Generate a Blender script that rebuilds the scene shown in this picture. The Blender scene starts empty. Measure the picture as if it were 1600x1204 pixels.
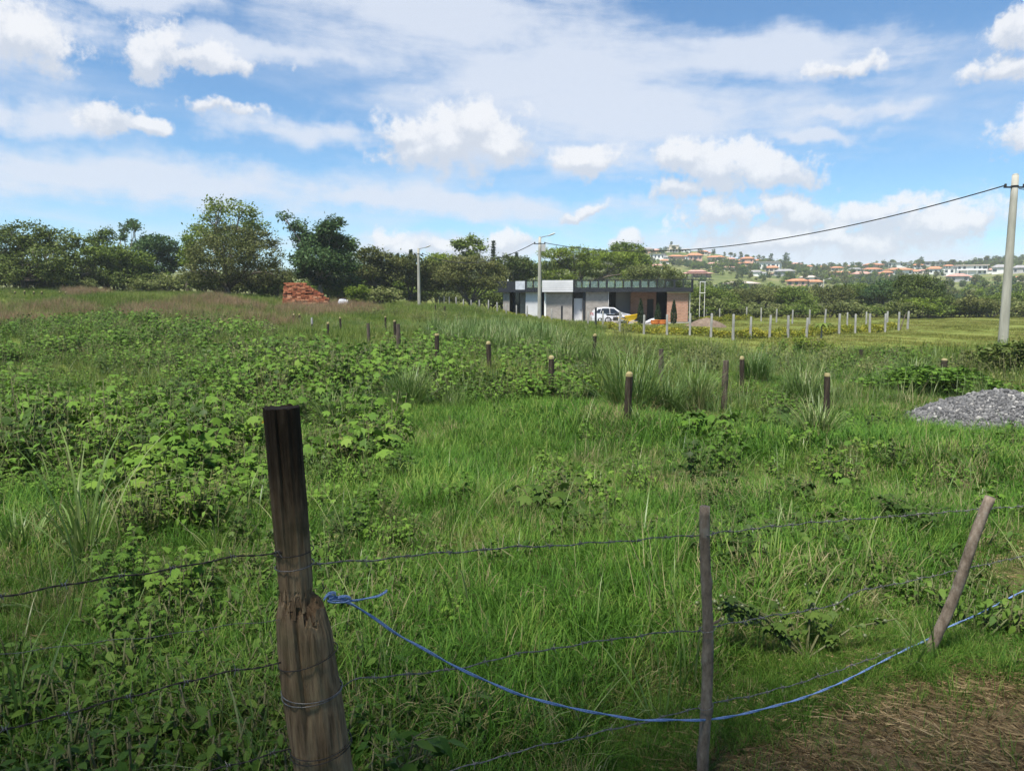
import bpy, math, random
import numpy as np
from mathutils import Vector, Matrix, noise as mnoise

R = math.radians
rng = np.random.default_rng(7)
random.seed(7)
scene = bpy.context.scene
COL = scene.collection

# ------------------------------------------------------------------ camera
CAM_Z, PITCH, F = 2.3, R(6.66), 1164.0
cam_d = bpy.data.cameras.new('camera')
cam = bpy.data.objects.new('camera', cam_d)
COL.objects.link(cam)
cam.location = (0, 0, CAM_Z)
cam.rotation_euler = (R(90) - PITCH, 0, 0)
cam_d.sensor_width = 36.0
cam_d.lens = 36.0 * F / 1600.0
cam_d.clip_start = 0.05
cam_d.clip_end = 9000
scene.camera = cam

# ------------------------------------------------------------------ sun, sky, exposure
SUN_EL, SUN_ROT = R(64), R(212)
SV = Vector((math.sin(SUN_ROT) * math.cos(SUN_EL), math.cos(SUN_ROT) * math.cos(SUN_EL), math.sin(SUN_EL)))
sun_d = bpy.data.lights.new('sun', 'SUN')
sun_d.energy = 3.8
sun_d.angle = R(9.0)
sun_d.color = (1.0, 0.95, 0.87)
sun = bpy.data.objects.new('sun', sun_d)
COL.objects.link(sun)
sun.location = (0, 0, 60)
sun.rotation_euler = SV.to_track_quat('Z', 'Y').to_euler()

vs = scene.view_settings
vs.view_transform = 'Standard'
vs.look = 'None'
vs.gamma = 1.0
vs.exposure = 1.17
vs.use_curve_mapping = False
scene.render.engine = 'CYCLES'
scene.cycles.use_denoising = True
scene.cycles.denoising_prefilter = 'FAST'
scene.cycles.max_bounces = 5
scene.cycles.diffuse_bounces = 2
scene.cycles.glossy_bounces = 2
scene.cycles.transmission_bounces = 4
scene.cycles.transparent_max_bounces = 8
scene.cycles.volume_bounces = 1
scene.cycles.caustics_reflective = False
scene.cycles.caustics_refractive = False


def ray(px, py):
    u, v = (px - 800) / F, (602 - py) / F
    c, s = math.cos(PITCH), math.sin(PITCH)
    return Vector((u, c + v * s, -s + v * c))


def at(px, py, Y):
    d = ray(px, py)
    t = Y / d.y
    return Vector((d.x * t, Y, CAM_Z + d.z * t))


class NT:
    """small helper to write node graphs"""
    def __init__(self, tree):
        self.t = tree
        tree.nodes.clear()

    def n(self, typ, **kw):
        nd = self.t.nodes.new(typ)
        for k, v in kw.items():
            setattr(nd, k, v)
        return nd

    def put(self, sock, v):
        if isinstance(v, bpy.types.NodeSocket):
            self.t.links.new(v, sock)
        elif v is not None:
            sock.default_value = v

    def m(self, op, a, b=None, c=None, clamp=False):
        nd = self.n('ShaderNodeMath', operation=op, use_clamp=clamp)
        self.put(nd.inputs[0], a)
        self.put(nd.inputs[1], b)
        self.put(nd.inputs[2], c)
        return nd.outputs[0]

    def mix(self, f, a, b):
        nd = self.n('ShaderNodeMix', data_type='RGBA')
        self.put(nd.inputs[0], f)
        self.put(nd.inputs[6], a)
        self.put(nd.inputs[7], b)
        return nd.outputs[2]

    def fmix(self, f, a, b):
        nd = self.n('ShaderNodeMix', data_type='FLOAT')
        self.put(nd.inputs[0], f)
        self.put(nd.inputs[2], a)
        self.put(nd.inputs[3], b)
        return nd.outputs[0]

    def noise(self, vec, scale, detail=4, rough=0.55, dist=0.0, lac=2.0):
        nd = self.n('ShaderNodeTexNoise')
        self.put(nd.inputs['Vector'], vec)
        nd.inputs['Scale'].default_value = scale
        nd.inputs['Detail'].default_value = detail
        nd.inputs['Roughness'].default_value = rough
        nd.inputs['Distortion'].default_value = dist
        nd.inputs['Lacunarity'].default_value = lac
        return nd.outputs[0]

    def xyz(self, v):
        nd = self.n('ShaderNodeSeparateXYZ')
        self.put(nd.inputs[0], v)
        return nd.outputs

    def vec(self, x, y, z):
        nd = self.n('ShaderNodeCombineXYZ')
        for i, q in enumerate((x, y, z)):
            self.put(nd.inputs[i], q)
        return nd.outputs[0]

    def step(self, v, a, b):
        nd = self.n('ShaderNodeMapRange', interpolation_type='SMOOTHSTEP')
        self.put(nd.inputs[0], v)
        nd.inputs[1].default_value = a
        nd.inputs[2].default_value = b
        return nd.outputs[0]

    def ramp(self, f, stops):
        nd = self.n('ShaderNodeValToRGB')
        el = nd.color_ramp.elements
        while len(el) < len(stops):
            el.new(0.5)
        for e, (p, c) in zip(el, stops):
            e.position = p
            e.color = (*c, 1)
        self.put(nd.inputs[0], f)
        return nd.outputs[0]


SKY_TINT = (0.62, 0.87, 1.01)
CLOUD_TOP, CLOUD_FOOT, CLOUD_SOFT = (5.7, 5.8, 6.05, 1), (4.0, 4.35, 5.0, 1), (4.6, 5.0, 5.75, 1)


def build_world():
    w = bpy.data.worlds.new('World')
    scene.world = w
    w.use_nodes = True
    g = NT(w.node_tree)
    sky = g.n('ShaderNodeTexSky', sky_type='NISHITA', sun_disc=False)
    sky.sun_elevation = SUN_EL
    sky.sun_rotation = SUN_ROT
    sky.altitude = 900
    sky.air_density = 1.0
    sky.dust_density = 0.6
    sky.ozone_density = 1.6
    D = g.n('ShaderNodeTexCoord').outputs['Generated']
    x, y, z = g.xyz(D)
    az = g.m('ARCTAN2', x, y)
    el = g.m('ARCSINE', z)
    P0 = g.vec(az, el, 0.0)

    def noise2(vec, scale, detail, rough, dist=0.0, color=False):
        nd = g.n('ShaderNodeTexNoise', noise_dimensions='2D')
        g.put(nd.inputs['Vector'], vec)
        nd.inputs['Scale'].default_value = scale
        nd.inputs['Detail'].default_value = detail
        nd.inputs['Roughness'].default_value = rough
        nd.inputs['Distortion'].default_value = dist
        return nd.outputs['Color'] if color else nd.outputs[0]

    def vm(op, a, b=None, c=None):
        nd = g.n('ShaderNodeVectorMath', operation=op)
        g.put(nd.inputs[0], a)
        g.put(nd.inputs[1], b)
        g.put(nd.inputs[2], c)
        return nd.outputs['Value'] if op in ('LENGTH', 'DOT_PRODUCT') else nd.outputs[0]

    # billow distortion
    nc = vm('SUBTRACT', noise2(P0, 9.0, 5, 0.6, color=True), (0.5, 0.5, 0.5))
    Pc = vm('MULTIPLY_ADD', nc, (0.080, 0.055, 0.0), P0)
    fbm = noise2(P0, 24.0, 7, 0.66)

    def blob_field(blobs, P, want_rel, grow=1.0):
        """P: (az, el) vector; each blob is a soft ellipse; nearest wins"""
        cur, low = None, None
        for px, py, rx, ry in blobs:
            d = ray(px, py).normalized()
            a0, e0 = math.atan2(d.x, d.y), math.asin(d.z)
            k = math.sqrt(1 + ((px - 800) / F) ** 2)
            ix, iy = F * k * k / rx / grow, F * k / ry / grow
            q = vm('MULTIPLY_ADD', P, (ix, iy, 0.0), (-a0 * ix, -e0 * iy, 0.0))
            v = vm('LENGTH', q)
            cur = v if cur is None else g.m('SMOOTH_MIN', cur, v, 0.25)
            if want_rel:    # the same ellipse moved down a little: where it is fuller, we look at a lit top
                w = vm('LENGTH', vm('ADD', q, (0.0, 0.55, 0.0)))
                low = w if low is None else g.m('SMOOTH_MIN', low, w, 0.25)
        return g.m('SUBTRACT', 1.0, cur), (g.m('SUBTRACT', low, cur) if want_rel else None)

    cum = [(700, 218, 92, 48), (738, 186, 50, 42), (785, 226, 36, 30), (645, 205, 50, 20),
           (245, 80, 58, 34), (310, 92, 110, 15),
           (1080, 242, 50, 26), (1140, 264, 70, 34), (1225, 268, 58, 28), (1062, 300, 56, 20),
           (160, 186, 54, 24), (235, 208, 34, 12), (345, 170, 48, 13),
           (1130, 342, 60, 24), (1235, 334, 55, 22), (1370, 330, 66, 24), (1455, 346, 110, 34), (1535, 338, 40, 24),
           (1270, 372, 190, 26),
           (606, 383, 36, 16), (640, 394, 60, 12), (798, 380, 38, 18), (700, 388, 50, 12),
           (985, 373, 18, 14), (905, 248, 62, 24), (910, 331, 30, 8),
           (1585, 108, 74, 20), (1603, 34, 32, 32), (1600, 215, 58, 38), (48, 62, 72, 46), (1310, 102, 52, 10)]
    soft = [(40, 75, 120, 75), (30, 210, 90, 32), (700, 45, 260, 90), (620, 20, 160, 60), (860, 115, 300, 74), (1000, 165, 320, 62), (1180, 75, 260, 36),
            (1310, 150, 140, 14), (1300, 183, 110, 13), (180, 302, 470, 38), (640, 326, 420, 22),
            (480, 222, 130, 24), (930, 225, 190, 45), (150, 8, 200, 24), (400, 95, 170, 20), (1350, 395, 520, 50),
            (760, 394, 330, 20)]
    c1, rel = blob_field(cum, Pc, True, 1.38)
    Ps = vm('ADD', vm('MULTIPLY_ADD', nc, (0.22, 0.065, 0.0), P0), g.vec(0.0, g.m('MULTIPLY', az, 0.04), 0.0))
    s1, _ = blob_field(soft, Ps, False)
    # streaky high cloud over the whole dome, laid on a flat layer overhead
    zz = g.m('ADD', g.m('MAXIMUM', z, 0.0), 0.10)
    lay = g.vec(g.m('DIVIDE', x, zz), g.m('MULTIPLY', g.m('DIVIDE', y, zz), 0.8), 0.0)
    hi = noise2(lay, 0.9, 6, 0.6, 0.4)
    st = noise2(vm('MULTIPLY', vm('ADD', P0, g.vec(0.0, g.m('MULTIPLY', az, 0.05), 0.0)), (6.0, 24.0, 1.0)), 1.0, 7, 0.62, 0.15)
    dens_c = g.step(g.m('ADD', c1, g.m('MULTIPLY', g.m('SUBTRACT', fbm, 0.5), 1.7)), 0.02, 0.52)
    dens_s = g.step(g.m('ADD', g.m('MULTIPLY', s1, 0.8), g.m('MULTIPLY', g.m('SUBTRACT', st, 0.5), 1.30)), -0.34, 0.55)
    dens_h = g.m('MULTIPLY', g.step(hi, 0.38, 0.78), 0.45)
    # cloud light: bright tops, grey feet
    top = g.step(g.m('ADD', rel, g.m('MULTIPLY', g.m('SUBTRACT', fbm, 0.5), 1.9)), -0.22, 0.55)
    cum_col = g.mix(top, CLOUD_FOOT, CLOUD_TOP)
    soft_col = CLOUD_SOFT
    skyc = g.n('ShaderNodeVectorMath', operation='MULTIPLY')
    g.put(skyc.inputs[0], sky.outputs[0])
    skyc.inputs[1].default_value = SKY_TINT
    c = g.mix(dens_h, skyc.outputs[0], soft_col)
    c = g.mix(g.m('MULTIPLY', dens_s, 0.90), c, soft_col)
    c = g.mix(g.m('MULTIPLY', dens_c, 0.94), c, cum_col)
    bg = g.n('ShaderNodeBackground')
    g.put(bg.inputs[0], c)
    bg.inputs[1].default_value = 0.071
    w.cycles.sampling_method = 'MANUAL'
    w.cycles.sample_map_resolution = 512
    out = g.n('ShaderNodeOutputWorld')
    g.put(out.inputs[0], bg.outputs[0])


build_world()

# ------------------------------------------------------------------ materials
MATS = {}


def new_mat(name):
    m = bpy.data.materials.new(name)
    m.use_nodes = True
    MATS[name] = m
    return m, NT(m.node_tree)


def surf(g, color, rough=0.7, spec=0.3, metal=0.0, bump=None, bstr=0.3, bdist=0.02, trans=0.0, trans_col=None):
    p = g.n('ShaderNodeBsdfPrincipled')
    g.put(p.inputs['Base Color'], color)
    g.put(p.inputs['Roughness'], rough)
    p.inputs['Specular IOR Level'].default_value = spec
    p.inputs['Metallic'].default_value = metal
    if bump is not None:
        b = g.n('ShaderNodeBump')
        b.inputs['Strength'].default_value = bstr
        b.inputs['Distance'].default_value = bdist
        g.put(b.inputs['Height'], bump)
        g.put(p.inputs['Normal'], b.outputs[0])
    sh = p.outputs[0]
    if trans > 0:
        t = g.n('ShaderNodeBsdfTranslucent')
        g.put(t.inputs[0], trans_col if trans_col is not None else color)
        mx = g.n('ShaderNodeMixShader')
        mx.inputs[0].default_value = trans
        g.put(mx.inputs[1], sh)
        g.put(mx.inputs[2], t.outputs[0])
        sh = mx.outputs[0]
    o = g.n('ShaderNodeOutputMaterial')
    g.put(o.inputs[0], sh)


def leaf_mat(name, cols, nscale=0.5, trans=0.28, rough=0.6, spec=0.16, wr=0.5, wn=0.35, wo=0.25):
    """foliage: colour drifts per leaf, per plant and over the field"""
    m, g = new_mat(name)
    pos = g.n('ShaderNodeNewGeometry').outputs['Position']
    a = g.n('ShaderNodeAttribute', attribute_name='rnd').outputs['Fac']
    o = g.n('ShaderNodeObjectInfo').outputs['Random']
    n = g.noise(pos, nscale, 3, 0.6)
    n = g.step(n, 0.3, 0.7)
    f = g.m('ADD', g.m('MULTIPLY', a, wr), g.m('ADD', g.m('MULTIPLY', n, wn), g.m('MULTIPLY', o, wo)))
    f = g.m('MULTIPLY', f, 1.0 / (wr + wn + wo))
    k = len(cols) - 1
    c = g.ramp(f, [(0.15 + 0.7 * i / k, q) for i, q in enumerate(cols)])
    surf(g, c, rough, spec, trans=trans)
    return m


def noise_mat(name, cols, scale=6.0, stretch=(1, 1, 1), rough=0.8, spec=0.2, bstr=0.3, bdist=0.01, detail=6, metal=0.0, coord='Object'):
    m, g = new_mat(name)
    tc = g.n('ShaderNodeTexCoord').outputs[coord]
    mp = g.n('ShaderNodeMapping')
    g.put(mp.inputs[0], tc)
    mp.inputs['Scale'].default_value = stretch
    n = g.noise(mp.outputs[0], scale, detail, 0.6)
    k = len(cols) - 1
    c = g.ramp(n, [(0.3 + 0.4 * i / max(k, 1), q) for i, q in enumerate(cols)])
    surf(g, c, rough, spec, metal, n if bstr > 0 else None, bstr, bdist)
    return m


# foliage
leaf_mat('grass_near', [(0.0286, 0.077, 0.0088), (0.055, 0.1408, 0.0143), (0.088, 0.198, 0.022), (0.198, 0.275, 0.055)], 0.9, 0.3, wr=.75, wn=.35, wo=.2)
leaf_mat('grass_mid', [(0.0715, 0.121, 0.0176), (0.11, 0.1705, 0.0264), (0.1595, 0.209, 0.0418), (0.253, 0.2365, 0.0825)], 0.25, 0.3)
leaf_mat('grass_pasture', [(0.13, 0.145, 0.030), (0.17, 0.185, 0.038), (0.205, 0.21, 0.048), (0.25, 0.215, 0.08)], 0.12, 0.3)
leaf_mat('grass_tan', [(0.15, 0.165, 0.05), (0.22, 0.215, 0.085), (0.29, 0.255, 0.13), (0.34, 0.285, 0.17)], 0.15, 0.25)
leaf_mat('grass_red', [(0.19, 0.155, 0.07), (0.25, 0.17, 0.09), (0.29, 0.195, 0.12), (0.33, 0.25, 0.15)], 0.2, 0.25)
leaf_mat('cane_grass', [(0.055, 0.11, 0.0198), (0.0968, 0.1705, 0.033), (0.1485, 0.22, 0.055), (0.286, 0.297, 0.132)], 0.6, 0.3, 0.45, 0.4, wo=0.2)
leaf_mat('straw', [(0.1518, 0.1034, 0.0524), (0.2622, 0.1862, 0.0966), (0.3726, 0.276, 0.1448), (0.4968, 0.3932, 0.2346)], 2.0, 0.1, 0.7)
leaf_mat('weed_leaf', [(0.0462, 0.099, 0.0132), (0.0748, 0.1518, 0.0176), (0.1034, 0.1892, 0.0231), (0.143, 0.2255, 0.033)], 0.35, 0.18, 0.65, wr=.5, wn=.3, wo=.5)
leaf_mat('weed_leaf_dark', [(0.026, 0.050, 0.011), (0.044, 0.084, 0.016), (0.070, 0.120, 0.022), (0.10, 0.155, 0.03)], 0.8, 0.28, 0.5)
leaf_mat('weed_leaf_bright', [(0.036, 0.088, 0.0096), (0.052, 0.116, 0.0136), (0.072, 0.144, 0.02), (0.096, 0.168, 0.028)], 0.8, 0.35, 0.45)
leaf_mat('creeping_leaf', [(0.030, 0.070, 0.010), (0.055, 0.115, 0.015), (0.085, 0.155, 0.021), (0.12, 0.19, 0.03)], 0.8, 0.25, 0.6)
leaf_mat('weed_stem', [(0.06, 0.09, 0.03), (0.11, 0.12, 0.05), (0.14, 0.12, 0.07)], 1.0, 0.0)
leaf_mat('hedge_leaf', [(0.10, 0.15, 0.018), (0.18, 0.21, 0.025), (0.27, 0.265, 0.032), (0.38, 0.33, 0.042)], 0.5, 0.3)
leaf_mat('crown_dark', [(0.0437, 0.067, 0.0146), (0.0699, 0.1019, 0.0204), (0.1019, 0.1369, 0.0291), (0.1456, 0.182, 0.0437)], 0.35, 0.22, 0.55)
leaf_mat('crown_olive', [(0.0582, 0.0741, 0.0198), (0.0952, 0.1111, 0.0291), (0.1349, 0.1508, 0.0423), (0.1917, 0.1917, 0.0661)], 0.35, 0.22, 0.6)
leaf_mat('crown_mid', [(0.0616, 0.101, 0.0172), (0.0986, 0.1478, 0.0234), (0.138, 0.191, 0.032), (0.1848, 0.2341, 0.0493)], 0.35, 0.25, 0.55)
leaf_mat('crown_bright', [(0.085, 0.135, 0.016), (0.125, 0.185, 0.02), (0.17, 0.23, 0.03), (0.22, 0.27, 0.045)], 0.35, 0.3, 0.55)
leaf_mat('crown_dome', [(0.0425, 0.055, 0.015), (0.07, 0.085, 0.0225), (0.1025, 0.1175, 0.0338), (0.15, 0.1562, 0.0525)], 0.35, 0.2, 0.6)
leaf_mat('crown_shade', [(0.05, 0.09, 0.015), (0.08, 0.13, 0.022), (0.11, 0.17, 0.03)], 0.35, 0.45, 0.55)
leaf_mat('crown_pale', [(0.075, 0.10, 0.028), (0.12, 0.15, 0.042), (0.17, 0.195, 0.062), (0.24, 0.25, 0.10)], 0.35, 0.25, 0.6)
leaf_mat('crown_blue', [(0.035, 0.07, 0.025), (0.0562, 0.1063, 0.035), (0.0813, 0.14, 0.045), (0.1187, 0.1812, 0.0625)], 0.35, 0.25, 0.55)
leaf_mat('crown_conifer', [(0.018, 0.035, 0.014), (0.028, 0.05, 0.02), (0.04, 0.065, 0.026)], 0.5, 0.1, 0.6)
leaf_mat('flower_yellow', [(0.55, 0.38, 0.02), (0.7, 0.5, 0.03)], 1.0, 0.2)
leaf_mat('berry', [(0.077, 0.1045, 0.0385), (0.1155, 0.1375, 0.0605), (0.154, 0.165, 0.0825)], 8.0, 0.0, 0.35, 0.5)
noise_mat('bark', [(0.05, 0.04, 0.03), (0.11, 0.09, 0.07), (0.19, 0.17, 0.14)], 3.0, (3, 3, 0.6), bstr=0.6, bdist=0.03)
noise_mat('bark_pale', [(0.14, 0.12, 0.10), (0.24, 0.21, 0.18), (0.33, 0.30, 0.26)], 3.0, (3, 3, 0.6), bstr=0.4, bdist=0.02)
noise_mat('concrete_post', [(0.22, 0.21, 0.19), (0.31, 0.30, 0.275), (0.40, 0.39, 0.36)], 5.0, (1, 1, 0.4), bstr=0.25)
noise_mat('concrete_pole', [(0.23, 0.225, 0.19), (0.32, 0.31, 0.26), (0.40, 0.385, 0.33)], 2.2, (2, 2, 0.35), bstr=0.2)
noise_mat('driveway', [(0.33, 0.31, 0.28), (0.43, 0.41, 0.38)], 1.2)
noise_mat('wood_dark', [(0.016, 0.012, 0.009), (0.035, 0.026, 0.018), (0.07, 0.052, 0.036)], 5.0, (4, 4, 0.5), bstr=0.7, bdist=0.01)
noise_mat('wood_tip', [(0.20, 0.16, 0.07), (0.28, 0.235, 0.11), (0.36, 0.32, 0.19)], 9.0)
noise_mat('wood_grey', [(0.04, 0.03, 0.022), (0.085, 0.066, 0.05), (0.15, 0.125, 0.095)], 6.0, (4, 4, 0.5), bstr=0.6, bdist=0.01)
noise_mat('white_paint', [(0.47, 0.47, 0.48), (0.58, 0.58, 0.585)], 0.9, bstr=0.05, rough=0.6)
noise_mat('roof_tile', [(0.33, 0.14, 0.075), (0.45, 0.20, 0.11), (0.54, 0.28, 0.16)], 1.3, (1, 1, 1), bstr=0.3, bdist=0.1)
noise_mat('roof_pale', [(0.42, 0.34, 0.29), (0.50, 0.42, 0.37)], 0.7)
noise_mat('roof_pink', [(0.40, 0.21, 0.17), (0.48, 0.28, 0.23)], 0.7)
noise_mat('roof_grey', [(0.22, 0.21, 0.21), (0.32, 0.31, 0.31)], 0.7)
noise_mat('roof_blue', [(0.25, 0.38, 0.58), (0.34, 0.47, 0.66)], 0.7)
noise_mat('wall_white', [(0.62, 0.61, 0.58), (0.74, 0.73, 0.70)], 0.4)
noise_mat('wall_cream', [(0.50, 0.44, 0.34), (0.60, 0.54, 0.43)], 0.4)
noise_mat('wall_salmon', [(0.50, 0.29, 0.22), (0.58, 0.36, 0.28)], 0.4)
noise_mat('wall_grey', [(0.33, 0.32, 0.31), (0.43, 0.42, 0.41)], 0.4)
noise_mat('black_steel', [(0.012, 0.013, 0.016), (0.022, 0.023, 0.027)], 3.0, rough=0.45, spec=0.4, bstr=0.0)
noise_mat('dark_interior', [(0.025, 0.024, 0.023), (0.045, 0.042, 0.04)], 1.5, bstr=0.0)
noise_mat('rubber', [(0.012, 0.012, 0.012), (0.022, 0.022, 0.022)], 5.0, rough=0.8)
noise_mat('rim_metal', [(0.35, 0.35, 0.36), (0.5, 0.5, 0.5)], 4.0, rough=0.35, metal=0.8, bstr=0)
noise_mat('yellow_paint', [(0.62, 0.40, 0.01), (0.75, 0.50, 0.02)], 4.0, rough=0.45, bstr=0.05)
noise_mat('terracotta', [(0.48, 0.14, 0.03), (0.6, 0.2, 0.05)], 6.0, rough=0.7)
noise_mat('sack', [(0.42, 0.44, 0.48), (0.6, 0.61, 0.64)], 5.0)
noise_mat('sheet_white', [(0.36, 0.38, 0.42), (0.55, 0.57, 0.61)], 3.0)
noise_mat('sheet_blue', [(0.06, 0.09, 0.16), (0.15, 0.2, 0.3)], 3.0)
noise_mat('earth', [(0.09, 0.065, 0.045), (0.15, 0.11, 0.08), (0.2, 0.155, 0.11)], 3.0, bdist=0.05)
noise_mat('cable', [(0.02, 0.02, 0.022), (0.035, 0.035, 0.037)], 10.0, bstr=0)
noise_mat('wire', [(0.10, 0.095, 0.09), (0.19, 0.18, 0.175), (0.28, 0.27, 0.26)], 60.0, rough=0.5, metal=0.6, bstr=0)
noise_mat('wire_dark', [(0.035, 0.03, 0.028), (0.075, 0.065, 0.06)], 60.0, rough=0.6, metal=0.4, bstr=0)
noise_mat('rope', [(0.10, 0.17, 0.36), (0.16, 0.25, 0.47), (0.26, 0.36, 0.57)], 160.0, rough=0.6, bstr=0.5, bdist=0.002)
noise_mat('far_hill', [(0.055, 0.085, 0.05), (0.08, 0.11, 0.06)], 0.02)


def mat_wood_post():
    # weathered split post: dark stained head, bare pale-brown foot, long cracks and rotten hollow
    m, g = new_mat('post_wood')
    tc = g.n('ShaderNodeTexCoord').outputs['Object']
    x, y, z = g.xyz(tc)
    mp = g.n('ShaderNodeMapping')
    g.put(mp.inputs[0], tc)
    mp.inputs['Scale'].default_value = (26, 26, 2.2)
    fib = g.noise(mp.outputs[0], 2.4, 7, 0.68, 0.4)
    blot = g.noise(tc, 7.0, 5, 0.6)
    base = g.ramp(fib, [(0.28, (0.06, 0.038, 0.022)), (0.45, (0.165, 0.11, 0.066)), (0.6, (0.27, 0.19, 0.115)), (0.75, (0.37, 0.275, 0.17))])
    moss = g.mix(g.m('MULTIPLY', g.step(blot, 0.5, 0.68), 0.45), base, (0.13, 0.115, 0.06, 1))
    stain = g.step(g.m('ADD', z, g.m('MULTIPLY', g.m('SUBTRACT', blot, 0.5), 0.42)), 0.98, 1.36)
    dk = g.ramp(fib, [(0.35, (0.008, 0.006, 0.005)), (0.55, (0.016, 0.012, 0.009)), (0.75, (0.06, 0.044, 0.032))])
    c = g.mix(g.m('MULTIPLY', stain, 0.92), moss, dk)
    surf(g, c, 0.9, 0.12, bump=g.m('ADD', fib, g.m('MULTIPLY', blot, 0.5)), bstr=0.9, bdist=0.006)


def mat_stick():
    m, g = new_mat('stick_bark')
    tc = g.n('ShaderNodeTexCoord').outputs['Object']
    mp = g.n('ShaderNodeMapping')
    g.put(mp.inputs[0], tc)
    mp.inputs['Scale'].default_value = (12, 12, 5)
    a = g.noise(mp.outputs[0], 3.0, 7, 0.7)
    b = g.noise(tc, 16.0, 5, 0.6)
    c = g.ramp(a, [(0.3, (0.09, 0.068, 0.05)), (0.5, (0.19, 0.15, 0.115)), (0.7, (0.30, 0.25, 0.20))])
    c = g.mix(g.m('MULTIPLY', g.step(b, 0.58, 0.68), 0.6), c, (0.27, 0.25, 0.21, 1))
    surf(g, c, 0.85, 0.15, bump=g.m('ADD', a, b), bstr=0.6, bdist=0.004)


def mat_brick(name, c1, c2, mortar):
    m, g = new_mat(name)
    tc = g.n('ShaderNodeTexCoord').outputs['Object']
    x, y, z = g.xyz(tc)
    b = g.n('ShaderNodeTexBrick')
    g.put(b.inputs['Vector'], g.vec(g.m('ADD', x, y), z, 0.0))
    b.inputs['Scale'].default_value = 1.0
    b.inputs['Brick Width'].default_value = 0.34
    b.inputs['Row Height'].default_value = 0.14
    b.inputs['Mortar Size'].default_value = 0.012
    b.inputs['Color1'].default_value = (*c1, 1)
    b.inputs['Color2'].default_value = (*c2, 1)
    b.inputs['Mortar'].default_value = (*mortar, 1)
    n = g.noise(tc, 2.2, 6, 0.65)
    mul = g.n('ShaderNodeVectorMath', operation='SCALE')
    g.put(mul.inputs[0], b.outputs[0])
    g.put(mul.inputs['Scale'], g.m('ADD', 0.55, g.m('MULTIPLY', n, 0.9)))
    surf(g, mul.outputs[0], 0.9, 0.1, bump=b.outputs['Fac'], bstr=-0.3, bdist=0.01)


def mat_ground():
    m, g = new_mat('ground')
    pos = g.n('ShaderNodeNewGeometry').outputs['Position']
    x, y, z = g.xyz(pos)
    n1 = g.noise(pos, 0.9, 6, 0.65)
    n2 = g.noise(pos, 0.035, 5, 0.6)
    n3 = g.noise(pos, 14.0, 5, 0.65)
    n4 = g.noise(pos, 0.18, 5, 0.6)
    soil = g.ramp(n3, [(0.3, (0.05, 0.036, 0.02)), (0.5, (0.085, 0.065, 0.036)), (0.7, (0.13, 0.10, 0.058))])
    grass = g.ramp(n1, [(0.3, (0.05, 0.075, 0.016)), (0.5, (0.085, 0.115, 0.024)), (0.7, (0.14, 0.15, 0.04))])
    near = g.mix(g.step(n3, 0.35, 0.65), soil, grass)
    past = g.ramp(g.m('ADD', g.m('MULTIPLY', n4, 0.6), g.m('MULTIPLY', n1, 0.4)),
                  [(0.32, (0.085, 0.115, 0.024)), (0.5, (0.135, 0.165, 0.036)), (0.62, (0.18, 0.195, 0.05)), (0.75, (0.21, 0.185, 0.085))])
    hill = g.ramp(g.noise(pos, 0.03, 6, 0.65), [(0.32, (0.06, 0.085, 0.026)), (0.46, (0.10, 0.125, 0.036)), (0.56, (0.15, 0.16, 0.055)), (0.68, (0.21, 0.185, 0.095))])
    c = g.mix(g.step(y, 9.0, 22.0), near, past)
    c = g.mix(g.step(y, 110.0, 170.0), c, hill)
    # trodden dry patch on the near side of the fence
    dx = g.m("DIVIDE", g.m("SUBTRACT", x, 2.15), 1.65)
    dy = g.m("DIVIDE", g.m("SUBTRACT", y, 2.42), 0.78)
    q = g.m('SQRT', g.m('ADD', g.m('MULTIPLY', dx, dx), g.m('MULTIPLY', dy, dy)))
    dry = g.step(g.m('ADD', q, g.m('MULTIPLY', g.m('SUBTRACT', n1, 0.5), 0.9)), 1.15, 0.75)
    dirt = g.ramp(n3, [(0.3, (0.07, 0.05, 0.028)), (0.5, (0.125, 0.09, 0.05)), (0.7, (0.19, 0.14, 0.085))])
    c = g.mix(dry, c, dirt)
    surf(g, c, 0.95, 0.1, bump=n3, bstr=0.5, bdist=0.03)


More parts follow.
